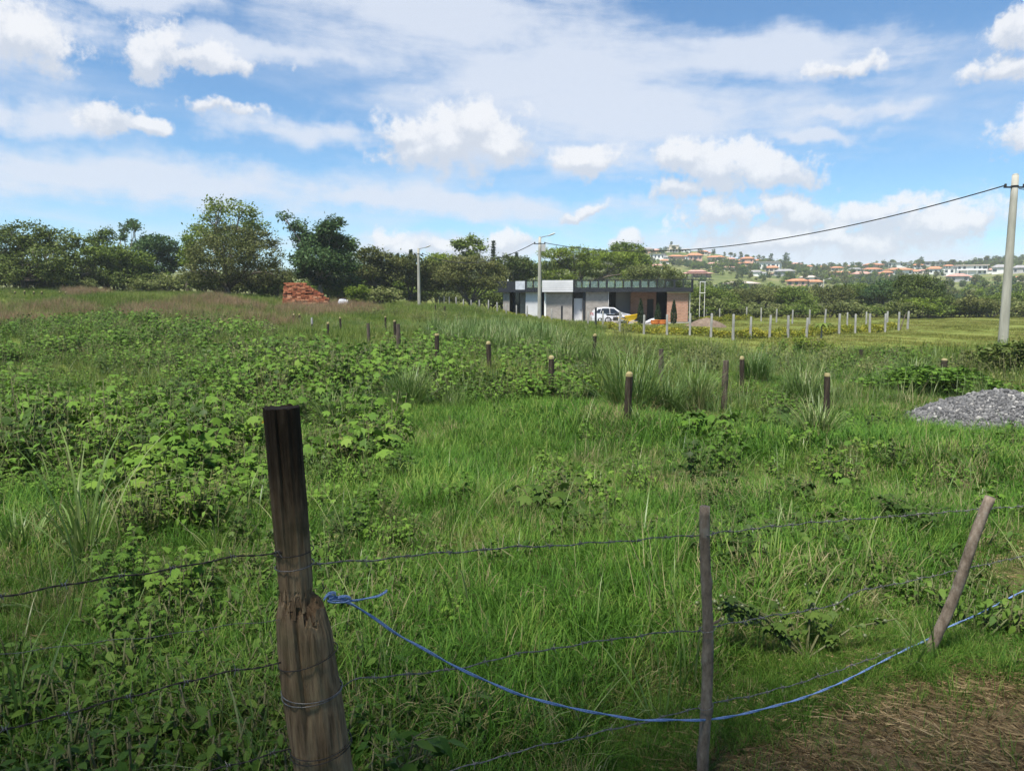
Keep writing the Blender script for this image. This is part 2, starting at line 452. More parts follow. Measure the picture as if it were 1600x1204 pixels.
def mat_glass():
    m, g = new_mat('glass')
    gl = g.n('ShaderNodeBsdfGlossy')
    gl.inputs['Roughness'].default_value = 0.05
    gl.inputs['Color'].default_value = (0.9, 0.95, 0.95, 1)
    tr = g.n('ShaderNodeBsdfTransparent')
    tr.inputs[0].default_value = (0.82, 0.84, 0.85, 1)
    fr = g.n('ShaderNodeFresnel')
    fr.inputs[0].default_value = 1.45
    mx = g.n('ShaderNodeMixShader')
    g.put(mx.inputs[0], g.m('ADD', fr.outputs[0], 0.10))
    g.put(mx.inputs[1], tr.outputs[0])
    g.put(mx.inputs[2], gl.outputs[0])
    o = g.n('ShaderNodeOutputMaterial')
    g.put(o.inputs[0], mx.outputs[0])
    m, g = new_mat('dark_glass')
    surf(g, (0.015, 0.018, 0.022, 1), 0.08, 0.6)
    m, g = new_mat('window_far')
    surf(g, (0.03, 0.035, 0.045, 1), 0.2, 0.5)
    m, g = new_mat('car_paint')
    surf(g, (0.58, 0.58, 0.60, 1), 0.18, 0.5)
    m, g = new_mat('tail_red')
    surf(g, (0.35, 0.01, 0.01, 1), 0.2, 0.5)
    m, g = new_mat('lamp_glass')
    surf(g, (0.55, 0.57, 0.6, 1), 0.2, 0.5)
    m, g = new_mat('gravel_stone')
    a = g.n('ShaderNodeAttribute', attribute_name='rnd').outputs['Fac']
    c = g.ramp(a, [(0.0, (0.06, 0.06, 0.062)), (0.5, (0.12, 0.12, 0.12)), (0.9, (0.18, 0.178, 0.172)), (0.985, (0.28, 0.27, 0.25)), (1.0, (0.42, 0.41, 0.39))])
    surf(g, c, 0.85, 0.25)
    m, g = new_mat('loose_brick')
    a = g.n('ShaderNodeAttribute', attribute_name='rnd').outputs['Fac']
    c = g.ramp(a, [(0.0, (0.20, 0.065, 0.035)), (0.5, (0.33, 0.115, 0.06)), (0.85, (0.42, 0.17, 0.09)), (1.0, (0.50, 0.27, 0.17))])
    surf(g, c, 0.9, 0.1)


mat_wood_post()
mat_stick()
mat_brick('brick_wall', (0.32, 0.16, 0.105), (0.40, 0.21, 0.14), (0.36, 0.30, 0.25))
mat_brick('block_wall', (0.25, 0.225, 0.20), (0.29, 0.265, 0.235), (0.31, 0.29, 0.265))
mat_ground()
mat_glass()


# ------------------------------------------------------------------ mesh helpers
def tag(o, label=None, cat=None, group=None, kind=None):
    if label:
        o['label'] = label
    if cat:
        o['category'] = cat
    if group:
        o['group'] = group
    if kind:
        o['kind'] = kind
    return o


def empty(name, loc=(0, 0, 0), rz=0.0):
    o = bpy.data.objects.new(name, None)
    o.location = loc
    o.rotation_euler = (0, 0, rz)
    o.empty_display_size = 0.2
    COL.objects.link(o)
    return o


def np_mesh(name, V, faces, rnd=None, smooth=False):
    """faces: list of int arrays (n,k); V: (N,3)"""
    me = bpy.data.meshes.new(name)
    V = np.asarray(V, dtype=np.float32)
    me.vertices.add(len(V))
    me.vertices.foreach_set('co', V.ravel())
    faces = [np.asarray(f, dtype=np.int32) for f in faces if len(f)]
    nl = sum(f.size for f in faces)
    me.loops.add(nl)
    me.loops.foreach_set('vertex_index', np.concatenate([f.ravel() for f in faces]))
    tot = np.concatenate([np.full(len(f), f.shape[1], dtype=np.int32) for f in faces])
    st = np.concatenate([[0], np.cumsum(tot)[:-1]]).astype(np.int32)
    me.polygons.add(len(tot))
    me.polygons.foreach_set('loop_start', st)
    me.polygons.foreach_set('loop_total', tot)
    if smooth:
        me.polygons.foreach_set('use_smooth', np.ones(len(tot), dtype=bool))
    if rnd is not None:
        at_ = me.attributes.new('rnd', 'FLOAT', 'POINT')
        at_.data.foreach_set('value', np.asarray(rnd, dtype=np.float32))
    me.update(calc_edges=True)
    return me


def obj(name, me, mat=None, parent=None, loc=None):
    o = bpy.data.objects.new(name, me)
    if mat is not None and len(me.materials) == 0:
        for q in (mat if isinstance(mat, (list, tuple)) else [mat]):
            me.materials.append(MATS[q])
    COL.objects.link(o)
    if parent is not None:
        o.parent = parent
    if loc is not None:
        o.location = loc
    return o


class MB:
    """collects shapes into one mesh"""
    def __init__(self):
        self.V, self.F, self.r, self.mi = [], [], [], []
        self.n = 0

    def add(self, V, F, r=0.5, mi=0):
        V = np.asarray(V, dtype=float).reshape(-1, 3)
        self.V.append(V)
        for f in F:
            self.F.append([i + self.n for i in f])
            self.mi.append(mi)
        self.r.append(np.full(len(V), r))
        self.n += len(V)
        return self

    def box(self, a, b, mi=0, r=0.5):
        x0, y0, z0 = a
        x1, y1, z1 = b
        V = [(x0, y0, z0), (x1, y0, z0), (x1, y1, z0), (x0, y1, z0), (x0, y0, z1), (x1, y0, z1), (x1, y1, z1), (x0, y1, z1)]
        F = [(0, 3, 2, 1), (4, 5, 6, 7), (0, 1, 5, 4), (1, 2, 6, 5), (2, 3, 7, 6), (3, 0, 4, 7)]
        return self.add(V, F, r, mi)

    def rings(self, rings, cap=True, mi=0, r=0.5):
        k = len(rings[0])
        V = np.concatenate([np.asarray(q, dtype=float).reshape(-1, 3) for q in rings])
        F = []
        for i in range(len(rings) - 1):
            for j in range(k):
                F.append((i * k + j, i * k + (j + 1) % k, (i + 1) * k + (j + 1) % k, (i + 1) * k + j))
        if cap:
            F.append(tuple(range(k))[::-1])
            F.append(tuple((len(rings) - 1) * k + j for j in range(k)))
        return self.add(V, F, r, mi)

    def tube(self, pts, rad, k=6, mi=0, r=0.5, cap=True):
        pts = [Vector(p) for p in pts]
        n = len(pts)
        rad = rad if isinstance(rad, (list, tuple, np.ndarray)) else [rad] * n
        rings = []
        ref = Vector((0.13, 0.27, 0.95))
        for i in range(n):
            t = (pts[min(i + 1, n - 1)] - pts[max(i - 1, 0)])
            t = t.normalized() if t.length > 1e-9 else Vector((0, 0, 1))
            rf = ref if abs(t.dot(ref.normalized())) < 0.93 else Vector((1, 0.1, 0))
            u = t.cross(rf).normalized()
            v = t.cross(u)
            rings.append([pts[i] + (u * math.cos(2 * math.pi * j / k) + v * math.sin(2 * math.pi * j / k)) * rad[i] for j in range(k)])
        return self.rings([[tuple(p) for p in q] for q in rings], cap, mi, r)

    def mesh(self, name, smooth=False):
        V = np.concatenate(self.V)
        me = bpy.data.meshes.new(name)
        me.from_pydata(V.tolist(), [], self.F)
        a = me.attributes.new('rnd', 'FLOAT', 'POINT')
        a.data.foreach_set('value', np.concatenate(self.r).astype(np.float32))
        me.polygons.foreach_set('material_index', np.array(self.mi, dtype=np.int32))
        if smooth:
            me.polygons.foreach_set('use_smooth', np.ones(len(me.polygons), dtype=bool))
        me.update()
        return me

    def build(self, name, mat, parent=None, loc=None, smooth=False, bevel=0.0):
        o = obj(name, self.mesh(name, smooth), mat, parent, loc)
        if bevel:
            b = o.modifiers.new('bevel', 'BEVEL')
            b.width = bevel
            b.segments = 2
            b.limit_method = 'ANGLE'
        return o


def copy_tree(o, parent=None):
    c = o.copy()
    COL.objects.link(c)
    c.parent = parent
    for ch in o.children:
        copy_tree(ch, c)
    return c


# ------------------------------------------------------------------ terrain
RIDGE_U = np.array([-1.2, -0.6, -0.12, 0.03, 0.10, 0.21, 0.28, 0.345, 0.41, 0.52, 0.60, 0.66, 0.72, 1.2])
RIDGE_P = np.array([436, 432, 424, 414, 404, 394, 400, 412, 420, 420, 416, 406, 398, 396.0])


def sstep(t):
    t = np.clip(t, 0, 1)
    return t * t * (3 - 2 * t)


def ground_z(X, Y):
    X = np.asarray(X, dtype=float)
    Y = np.asarray(Y, dtype=float)
    near = 0.52 * (1 - sstep((Y - 3.4) / 11.0))
    rise = 3.3 * (1 - np.exp(-np.maximum(0, 5 - X) / 28.0)) * sstep((Y - 14) / 52.0)
    lump = 0.10 * np.sin(X * 0.55 + 1.3) * np.cos(Y * 0.42) * sstep((Y - 5) / 6) + 0.04 * np.sin(X * 1.9 + Y * 1.3)
    u = X / np.maximum(Y, 1.0)
    zr = 2.3 + (466 - np.interp(u, RIDGE_U, RIDGE_P)) / 1164.0 * 560.0
    s = np.clip((Y - 150) / 410.0, 0, 1.0)
    over = np.clip((Y - 560) / 500.0, 0, 1)
    hill = (zr) * (s ** 1.5) * (1 - 0.5 * sstep(over))
    hill = hill + s * (1.6 * np.sin(X * 0.035 + 0.6) * np.sin(Y * 0.031) + 0.8 * np.sin(X * 0.09 + Y * 0.06))
    rise = rise * (1 - 0.5 * s)
    return near + rise + lump + hill


def gz(x, y):
    return float(ground_z(x, y))


def on_ground(px, py, y0=1.0, y1=900.0):
    d = ray(px, py)
    Y = np.geomspace(y0, y1, 3000)
    t = Y / d.y
    zr = CAM_Z + d.z * t
    g_ = ground_z(d.x * t, Y)
    i = np.argmax(zr < g_)
    if not (zr < g_).any():
        i = len(Y) - 1
    return Vector((d.x * t[i], Y[i], g_[i]))


def G(px, Y):
    x = (px - 800) / F * (Y * math.cos(PITCH) + 0.0) if False else at(px, 480, Y).x
    return Vector((x, Y, gz(x, Y)))


def build_ground():
    def axis(lo, hi, fine, grow):
        a = [0.0]
        s = fine
        while a[-1] < hi:
            a.append(a[-1] + s)
            s *= grow
        return a
    ys = [-60, -40, -25, -15, -9, -5, -3] + list(np.arange(-2, 14, 0.2)) + [14 + q for q in axis(0, 1400, 0.25, 1.035)]
    xp = list(np.arange(0, 9, 0.22)) + [9 + q for q in axis(0, 1700, 0.25, 1.055)]
    xs = [-q for q in xp[:0:-1]] + xp
    X, Y = np.meshgrid(np.array(xs), np.array(ys))
    Z = ground_z(X, Y)
    V = np.stack([X.ravel(), Y.ravel(), Z.ravel()], 1)
    nx, ny = len(xs), len(ys)
    i, j = np.meshgrid(np.arange(nx - 1), np.arange(ny - 1))
    a = (j * nx + i).ravel()
    Fq = np.stack([a, a + 1, a + nx + 1, a + nx], 1)
    o = obj('ground', np_mesh('ground', V, [Fq], smooth=True), 'ground')
    tag(o, 'grassy field running down from the fence to the houses on the hillside', 'ground', kind='structure')
    # a faint ridge far beyond the left tree line
    n = 60
    xs = np.linspace(-2600, 300, n)
    mb = MB()
    top, bot, back = [], [], []
    for k, x in enumerate(xs):
        h = 70 + 55 * math.sin(k * 0.31 + 1) + 24 * math.sin(k * 0.9) + 12 * math.sin(k * 2.1)
        h = max(h, 20) * min(1, (n - 1 - k) / 8)
        top.append((x * .4, 880 + 24 * math.sin(k), h * .40))
        bot.append((x * .4, 780, -5))
        back.append((x * .4, 1040, -5))
    V = bot + top + back
    Fh = [(k, k + 1, n + k + 1, n + k) for k in range(n - 1)] + [(n + k, n + k + 1, 2 * n + k + 1, 2 * n + k) for k in range(n - 1)]
    o = mb.add(V, Fh).build('far_hills', 'far_hill', smooth=True)
    tag(o, 'faint dark ridge far beyond the trees', 'hills', kind='structure')


build_ground()

# ------------------------------------------------------------------ the flat-roofed house
HA, HB = Vector((-0.8, 72.0, 0)), Vector((16.25, 68.2, 0))
HDIR = (HB - HA).normalized()
HNRM = Vector((-HDIR.y, HDIR.x, 0))
HROT = math.atan2(HDIR.y, HDIR.x)
HZ = 0.12


def hx(px, v=0.0):
    """distance along the facade for a picture column, on the plane v metres behind the front"""
    o = HA + HNRM * v
    d = ray(px, 480)
    # o + s*HDIR = t*(d.x,d.y)
    det = HDIR.x * (-d.y) + HDIR.y * d.x
    s = (-o.x * (-d.y) - d.x * o.y) / det if False else None
    # solve 2x2
    A_ = np.array([[HDIR.x, -d.x], [HDIR.y, -d.y]])
    b_ = np.array([-o.x, -o.y])
    s, t = np.linalg.solve(A_, b_)
    return float(s)


def house_pt(s, v, z=None):
    p = HA + HDIR * s + HNRM * v
    p.z = gz(p.x, p.y) if z is None else z
    return p


def build_house():
    root = empty('flat_roofed_house', (HA.x, HA.y, HZ), HROT)
    tag(root, 'single-storey unfinished flat-roofed house with black glass railing on its roof', 'house')
    T = 2.80   # underside of roof, local z (world 2.9)
    D = 9.5

    def bx(name, s0, s1, v0, v1, z0, z1, mat, parent=root, bevel=0.0):
        return MB().box((s0, v0, z0), (s1, v1, z1)).build(name, mat, parent, bevel=bevel)
    L, Rr = hx(786), hx(1078)
    # floor slab and front walls
    bx('floor_slab', L, Rr + 0.1, 0.02, D, -0.6, 0.06, 'driveway')
    bx('wall', L, hx(796), 0.0, 0.2, 0.06, T, 'block_wall')
    bx('wall', L + 0.002, L + 0.2, 0.203, D, 0.06, T, 'block_wall')
    bx('wall', L, Rr, D - 0.2, D - 0.003, 0.06, T, 'block_wall')
    bx('wall', hx(810), hx(821), 0.9, 1.1, 0.06, T, 'block_wall')
    d = bx('sliding_door', hx(796) + 0.02, hx(810) + 0.5, 1.35, 1.42, 0.06, T - 0.02, 'dark_glass')
    for k in range(3):
        s = hx(796) + 0.1 + k * (hx(810) - hx(796) + 0.2) / 2
        bx('door_stile', s, s + 0.08, 1.28, 1.345, 0.06, T - 0.02, 'black_steel', d)
    bx('white_wall_panel', hx(821), hx(844), 0.05, 0.25, 0.06, T, 'white_paint')
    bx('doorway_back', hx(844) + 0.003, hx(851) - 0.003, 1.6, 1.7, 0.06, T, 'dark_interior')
    bx('pillar', hx(850.5), hx(853.5), -0.06, 0.3, 0.06, T, 'wall_white')
    bx('wall', hx(853.5) + 0.003, hx(894), 0.0, 0.2, 0.06, T, 'block_wall')
    # entrance with white door
    e0, e1 = hx(894) + 0.003, hx(910)
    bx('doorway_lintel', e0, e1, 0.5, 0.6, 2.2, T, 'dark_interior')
    dr = bx('white_door', hx(895.5), hx(908.5), 0.46, 0.52, 0.08, 2.18, 'white_paint', bevel=0.01)
    bx('door_handle', hx(906.5), hx(907.3), 0.40, 0.455, 1.0, 1.12, 'black_steel', dr)
    bx('wall', hx(908.5) + 0.003, e1 - 0.003, 0.44, 0.56, 0.06, 2.18, 'block_wall')
    bx('steel_column', hx(911), hx(914.5), -0.05, 0.12, 0.06, T, 'black_steel')
    bx('wall', hx(915) + 0.003, hx(951), 0.0, 0.2, 0.06, T, 'block_wall')
    bx('downpipe', hx(950), hx(951.3), -0.09, -0.004, 0.06, T, 'wall_grey')
    # carport recess
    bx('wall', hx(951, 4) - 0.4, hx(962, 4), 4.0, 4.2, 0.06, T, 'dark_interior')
    bx('wall', hx(962, 4) + 0.003, hx(985, 4), 3.9, 4.15, 0.06, T, 'wall_grey')
    bx('brick_wall', hx(985, 3) + 0.003, hx(1025, 3), 3.0, 3.2, 0.06, T, 'brick_wall')
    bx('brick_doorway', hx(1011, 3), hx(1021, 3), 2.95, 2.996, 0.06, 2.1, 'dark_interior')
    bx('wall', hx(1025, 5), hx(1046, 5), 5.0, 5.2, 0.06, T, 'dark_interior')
    bw = bx('brick_wall', hx(1042), hx(1075), 0.0, 0.2, 0.06, T - 0.13, 'brick_wall')
    bx('wall_cap', hx(1041.4), hx(1078), -0.06, 0.26, T - 0.127, T - 0.03, 'wall_cream', bw)
    bx('downpipe', hx(1077), hx(1078.4), -0.05, 0.06, 0.06, T - 0.13, 'wall_grey')
    bx('brick_wall', Rr - 0.35, Rr - 0.15, 0.27, D - 0.21, 0.06, T, 'brick_wall')
    # roof
    RL = hx(780)
    roof = bx('roof_slab', RL, Rr + 0.15, -0.30, D + 0.3, T + 0.003, T + 0.16, 'black_steel')
    bx('fascia_beam', RL - 0.02, Rr + 0.2, -0.42, -0.303, T - 0.04, T + 0.36, 'black_steel', roof)
    bx('fascia_beam', Rr + 0.153, Rr + 0.27, -0.30, D + 0.3, T - 0.04, T + 0.36, 'black_steel', roof)
    wb = bx('white_parapet_box', hx(847, -0.6), hx(895, -0.6), -0.62, -0.425, T - 0.02, T + 1.06, 'white_paint')
    for k in range(4):
        z = T + 0.18 + k * 0.2
        bx('cladding_joint', hx(847, -0.6) + 0.01, hx(895, -0.6) - 0.01, -0.626, -0.6215, z, z + 0.012, 'wall_grey', wb)
    # glass railing, one pane and one post at a time
    zt0, zt1 = T + 0.36, T + 1.02

    def railing(s0, s1, n, v, along='s'):
        for k in range(n + 1):
            s = s0 + (s1 - s0) * k / n
            w = 0.09 if k % 4 == 0 else 0.05
            if along == 's':
                bx('railing_post', s - w, s + w, v - 0.04, v + 0.04, zt0, zt1, 'black_steel')
            else:
                bx('railing_post', v - 0.04, v + 0.04, s - w, s + w, zt0, zt1, 'black_steel')
            if k < n:
                a, b = s + w + 0.02, s + (s1 - s0) / n - 0.12
                if along == 's':
                    bx('pane', a, b, v - 0.008, v + 0.008, zt0 + 0.03, zt1 - 0.07, 'glass')
                else:
                    bx('pane', v - 0.008, v + 0.008, a, b, zt0 + 0.03, zt1 - 0.07, 'glass')
        if along == 's':
            bx('handrail', s0 - 0.1, s1 + 0.1, v - 0.05, v + 0.05, zt1 + 0.002, zt1 + 0.07, 'black_steel')
        else:
            bx('handrail', v - 0.05, v + 0.05, s0 - 0.1, s1 + 0.1, zt1 + 0.073, zt1 + 0.14, 'black_steel')
    railing(hx(896.5, -0.36), Rr + 0.1, 14, -0.36)
    railing(-0.2, D, 7, Rr + 0.21, 'v')
    railing(hx(823), hx(846), 2, -0.36)
    # left end of the roof: solid dark sheets, a pale sheet and a few leaning bars
    bx('dark_parapet_sheet', hx(793), hx(806.5), -0.40, -0.33, zt0, zt1 - 0.05, 'black_steel')
    bx('pale_parapet_sheet', hx(807), hx(821.5), -0.46, -0.41, zt0 - 0.16, zt1 - 0.02, 'sheet_white')
    mb = MB()
    for a, b in ((779, 786), (786, 780), (784, 792), (791, 785)):
        mb = MB().tube([(hx(a), -0.36, zt0), (hx(b), -0.36, zt1 - 0.1)], 0.035, 5)
        mb.build('roof_bar', 'black_steel', root)
    MB().tube([(hx(778), -0.36, zt1 - 0.08), (hx(796), -0.36, zt1 - 0.08)], 0.03, 5).build('roof_bar', 'black_steel', root)
    # long canopy lip at the left
    bx('canopy_lip', hx(772), RL - 0.021, -0.42, 1.6, T - 0.06, T + 0.02, 'black_steel')
    # small roof lamp
    MB().box((hx(794.5), -0.45, zt1 - 0.02), (hx(796), -0.34, zt1 + 0.16)).build('roof_lamp', 'wall_white', root)
    # thin white posts of a roof stand at the right end
    for px in (1093, 1100.5):
        MB().tube([(hx(px, 5), 5, 0), (hx(px, 5), 5, T + 0.95)], 0.03, 6).build('stand_post', 'wall_white', root)
    MB().box((hx(1092, 5), 4.97, T + 0.953), (hx(1101.5, 5), 5.03, T + 1.01)).build('stand_bar', 'wall_white', root)
    MB().box((hx(1092, 5), 4.94, T - 0.12), (hx(1101.5, 5), 5.06, T - 0.06)).build('stand_bar', 'wall_white', root)


build_house()


def build_yard():
    # pale driveway in front of the house
    V, n = [], 24
    for k in range(n + 1):
        s = hx(872) + (hx(1040) - hx(872)) * k / n
        for v in (-4.6 + 0.3 * math.sin(k), 0.0):
            p = house_pt(s, v)
            V.append((p.x, p.y, p.z + 0.05))
    F_ = [(2 * k, 2 * k + 2, 2 * k + 3, 2 * k + 1) for k in range(n)]
    o = MB().add(V, F_).build('driveway', 'driveway')
    tag(o, 'pale concrete driveway in front of the flat-roofed house', 'driveway', kind='structure')

    # --- white car
    p = house_pt(hx(957, -1.6), -1.6)
    car = empty('white_car', (p.x, p.y, p.z + 0.05), HROT)
    tag(car, 'white hatchback car parked in front of the house', 'car')
    W, Lc = 0.86, 2.15
    lower = [(-2.15, .30), (-2.2, .62), (-2.13, .95), (-1.0, 1.0), (0.75, 0.98), (1.85, .84), (2.18, .62), (2.15, .28), (-2.15, .28)]
    prof = [(-2.15, .28), (-2.2, .62), (-2.12, .97), (-1.95, 1.25), (-1.6, 1.52), (-0.9, 1.58), (0.1, 1.54), (0.85, 1.05), (1.6, .93), (2.1, .72), (2.18, .5), (2.15, .28)]
    mb = MB()
    rings = []
    for yy, sc in ((-W, 0), (-W * 0.98, 1), (W * 0.98, 1), (W, 0)):
        ring = []
        for (x_, z_) in prof:
            t = max(0, (z_ - 0.97) / 0.6)
            y2 = yy * (1 - 0.22 * t)
            f = 1.0 if sc else 0.985
            ring.append((x_ * f, y2, 0.28 + (z_ - 0.28) * (f if z_ > 0.3 else 1)))
        rings.append(ring)
    mb.rings(rings)
    body = mb.build('body', 'car_paint', car)
    for sgn in (-1, 1):
        def sidepoly(pts, name, mat):
            V = []
            for off in (0.0, 0.012):
                for (x_, z_) in pts:
                    t = max(0, (z_ - 0.97) / 0.6)
                    V.append((x_, sgn * (W * (1 - 0.22 * t) + off), z_))
            k = len(pts)
            F_ = [tuple(range(k, 2 * k)), tuple(range(k))[::-1]] + [(i, (i + 1) % k, k + (i + 1) % k, k + i) for i in range(k)]
            MB().add(V, F_).build(name, mat, car)
        sidepoly([(-0.35, 1.02), (0.62, 1.03), (0.05, 1.44), (-0.35, 1.46)], 'side_window', 'dark_glass')
        sidepoly([(-1.35, 1.03), (-0.42, 1.02), (-0.42, 1.46), (-1.15, 1.46)], 'side_window', 'dark_glass')
        sidepoly([(-1.8, 1.08), (-1.42, 1.05), (-1.25, 1.42), (-1.55, 1.38)], 'side_window', 'dark_glass')
        for xw in (-1.35, 1.32):
            wh = empty('wheel', (xw, sgn * 0.76, 0.31))
            wh.parent = car
            wh.location = (xw, sgn * 0.76, 0.31)
            def disc(r0, r1, y0, y1):
                m_ = MB()
                m_.rings([[(rr * math.cos(a), yy, rr * math.sin(a)) for a in np.linspace(0, 2 * math.pi, 20, endpoint=False)] for rr, yy in ((r0, y0), (r1, y0 + (y1 - y0) * .2), (r1, y0 + (y1 - y0) * .8), (r0, y1))])
                return m_
            disc(0.26, 0.32, -0.11, 0.13).build('tyre', 'rubber', wh)
            disc(0.12, 0.2, -0.13, 0.14).build('rim', 'rim_metal', wh)
        MB().box((-2.17, sgn * 0.72 - 0.12, 0.78), (-2.05, sgn * 0.72 + 0.1, 1.05)).build('tail_light', 'tail_red', car)
        MB().box((1.9, sgn * 0.62 - 0.16, 0.62), (2.13, sgn * 0.62 + 0.16, 0.76)).build('headlight', 'lamp_glass', car)
        MB().box((0.52, sgn * 0.9 - 0.07, 0.98), (0.7, sgn * 0.9 + 0.07, 1.12)).build('mirror', 'car_paint', car)
    car.rotation_euler = (0, 0, HROT + 0.22)
    car.scale = (.88, .92, .95)

    # --- dark motorcycle in front of the car
    p = house_pt(hx(962, -3.3), -3.3)
    mo = empty('dark_motorcycle', (p.x, p.y, p.z + 0.05), HROT + 0.1)
    tag(mo, 'dark motorcycle standing between the white car and the yellow wheelbarrow', 'motorcycle')
    for xw in (-0.65, 0.68):
        m_ = MB()
        pts = [(xw + 0.26 * math.cos(a), 0, 0.31 + 0.26 * math.sin(a)) for a in np.linspace(0, 2 * math.pi, 21)]
        m_.tube(pts, 0.055, 6, cap=False).build('tyre', 'rubber', mo)
        m_ = MB()
        for k in range(5):
            a = k * math.pi / 5
            m_.tube([(xw + 0.24 * math.cos(a), 0, 0.31 + 0.24 * math.sin(a)), (xw - 0.24 * math.cos(a), 0, 0.31 - 0.24 * math.sin(a))], 0.012, 4)
        m_.build('spokes', 'rim_metal', mo)
    MB().rings([[(x_, y_ * w_, z_ + h_ * q) for y_, q in ((-1, -.6), (-1, .6), (0, 1), (1, .6), (1, -.6), (0, -1))] for x_, w_, z_, h_ in ((-0.1, .05, .82, .08), (0.05, .13, .86, .13), (0.3, .14, .88, .13), (0.48, .06, .88, .08))]).build('fuel_tank', 'black_steel', mo)
    MB().rings([[(x_, y_ * w_, z_ + h_ * q) for y_, q in ((-1, -.6), (-1, .6), (0, 1), (1, .6), (1, -.6), (0, -1))] for x_, w_, z_, h_ in ((-0.85, .06, .86, .05), (-0.6, .13, .82, .07), (-0.1, .12, .78, .07), (0.02, .08, .8, .05))]).build('saddle', 'rubber', mo)
    MB().box((-0.22, -0.14, 0.3), (0.25, 0.14, 0.62)).build('engine', 'dark_interior', mo, bevel=0.03)
    MB().tube([(0.68, 0.1, 0.31), (0.45, 0.1, 0.95)], 0.03, 6).build('fork', 'rim_metal', mo)
    MB().tube([(0.68, -0.1, 0.31), (0.45, -0.1, 0.95)], 0.03, 6).build('fork', 'rim_metal', mo)
    MB().tube([(0.3, -0.38, 1.05), (0.42, -0.15, 1.02), (0.42, 0.15, 1.02), (0.3, 0.38, 1.05)], 0.025, 6).build('handlebar', 'black_steel', mo)
    MB().box((0.48, -0.1, 0.85), (0.6, 0.1, 1.03)).build('headlight', 'lamp_glass', mo, bevel=0.02)
    MB().tube([(-0.65, 0.06, 0.31), (-0.1, 0.06, 0.42), (0.15, 0, 0.8), (-0.75, 0, 0.75), (-0.65, 0.06, 0.31)], 0.03, 6).build('frame', 'black_steel', mo)
    mo.rotation_euler = (0.1, 0, HROT + 0.1)

    # --- yellow wheelbarrow tipped forward
    p = house_pt(hx(988, -3.6), -3.6)
    wbr = empty('yellow_wheelbarrow', (p.x, p.y, p.z + 0.05), HROT + 0.2)
    tag(wbr, 'bright yellow wheelbarrow in front of the brick carport', 'wheelbarrow')
    wbr.scale = (1.1, 1.1, 1.1)
    top = [(-0.62, -0.36, 0.72), (0.62, -0.36, 0.92), (0.62, 0.36, 0.92), (-0.62, 0.36, 0.72)]
    bot = [(-0.36, -0.24, 0.36), (0.16, -0.24, 0.42), (0.16, 0.24, 0.42), (-0.36, 0.24, 0.36)]
    inn = [(x_ * 0.95, y_ * 0.93, z_ - 0.01) for x_, y_, z_ in top]
    inb = [(x_ * 0.95, y_ * 0.9, z_ + 0.04) for x_, y_, z_ in bot]
    m_ = MB()
    V = bot + top + inn + inb
    F_ = [(0, 1, 2, 3)[::-1]]
    for i in range(4):
        j = (i + 1) % 4
        F_ += [(i, j, 4 + j, 4 + i), (4 + i, 4 + j, 8 + j, 8 + i), (8 + i, 8 + j, 12 + j, 12 + i)]
    F_.append((12, 13, 14, 15))
    m_.add(V, F_).build('tray', 'yellow_paint', wbr)
    m_ = MB()
    m_.tube([(0.72 + 0.17 * math.cos(a), 0, 0.2 + 0.17 * math.sin(a)) for a in np.linspace(0, 2 * math.pi, 17)], 0.05, 6, cap=False).build('wheel', 'rubber', wbr)
    for s in (-1, 1):
        MB().tube([(0.72, s * 0.08, 0.2), (-0.3, s * 0.25, 0.36), (-1.1, s * 0.3, 0.62)], 0.025, 6).build('handle', 'yellow_paint', wbr)
        MB().tube([(-0.35, s * 0.25, 0.36), (-0.45, s * 0.27, 0.0)], 0.022, 6).build('leg', 'yellow_paint', wbr)

    # --- grey sack leaning, two terracotta pots
    p = house_pt(hx(1017, -2.6), -2.6)
    m_ = MB()
    rings = []
    for i, (t, w_, h_) in enumerate(((-.45, .08, .05), (-.38, .3, .13), (-.1, .34, .19), (.2, .33, .18), (.42, .26, .11), (.5, .06, .04))):
        rings.append([(t, w_ * math.cos(a), 0.19 + 0.35 * (t + .45) + h_ * math.sin(a)) for a in np.linspace(0, 2 * math.pi, 12, endpoint=False)])
    o = m_.rings(rings).build('cement_sack', 'sack', loc=(p.x, p.y, p.z + 0.03), smooth=True)
    o.rotation_euler = (0, 0, HROT)
    tag(o, 'plump grey sack lying in front of the black carport opening', 'sack')
    for px, lab in ((1024, 'wide orange clay pot closest to the grey sack'), (1037, 'wide orange clay pot beside the tall cypress at the brick wall')):
        p = house_pt(hx(px, -3.6), -3.6)
        m_ = MB()
        ring = [(0.26, 0.02), (0.36, 0.12), (0.4, 0.26), (0.36, 0.37), (0.41, 0.38), (0.41, 0.43), (0.35, 0.43), (0.33, 0.34)]
        m_.rings([[(r_ * math.cos(a), r_ * math.sin(a), z_) for a in np.linspace(0, 2 * math.pi, 18, endpoint=False)] for r_, z_ in ring])
        o = m_.build('clay_pot', 'terracotta', loc=(p.x, p.y, p.z + 0.03), smooth=True)
        tag(o, lab, 'pot')
    # --- mound of earth right of the house
    c = on_ground(1103, 499)
    c = G(1103, 62)
    n, k = 26, 7
    V = [(0, 0, 0.75)]
    for i in range(1, k + 1):
        for j in range(n):
            a = 2 * math.pi * j / n
            r_ = i / k
            x_, y_ = 1.9 * r_ * math.cos(a), 1.2 * r_ * math.sin(a)
            h_ = 0.75 * (1 - r_ ** 1.6) + 0.13 * mnoise.noise(Vector((x_ * 2, y_ * 2, 3))) * (1 if i < k else 0)
            V.append((x_, y_, h_ - (0.1 if i == k else 0)))
    F_ = [(0, 1 + j, 1 + (j + 1) % n) for j in range(n)]
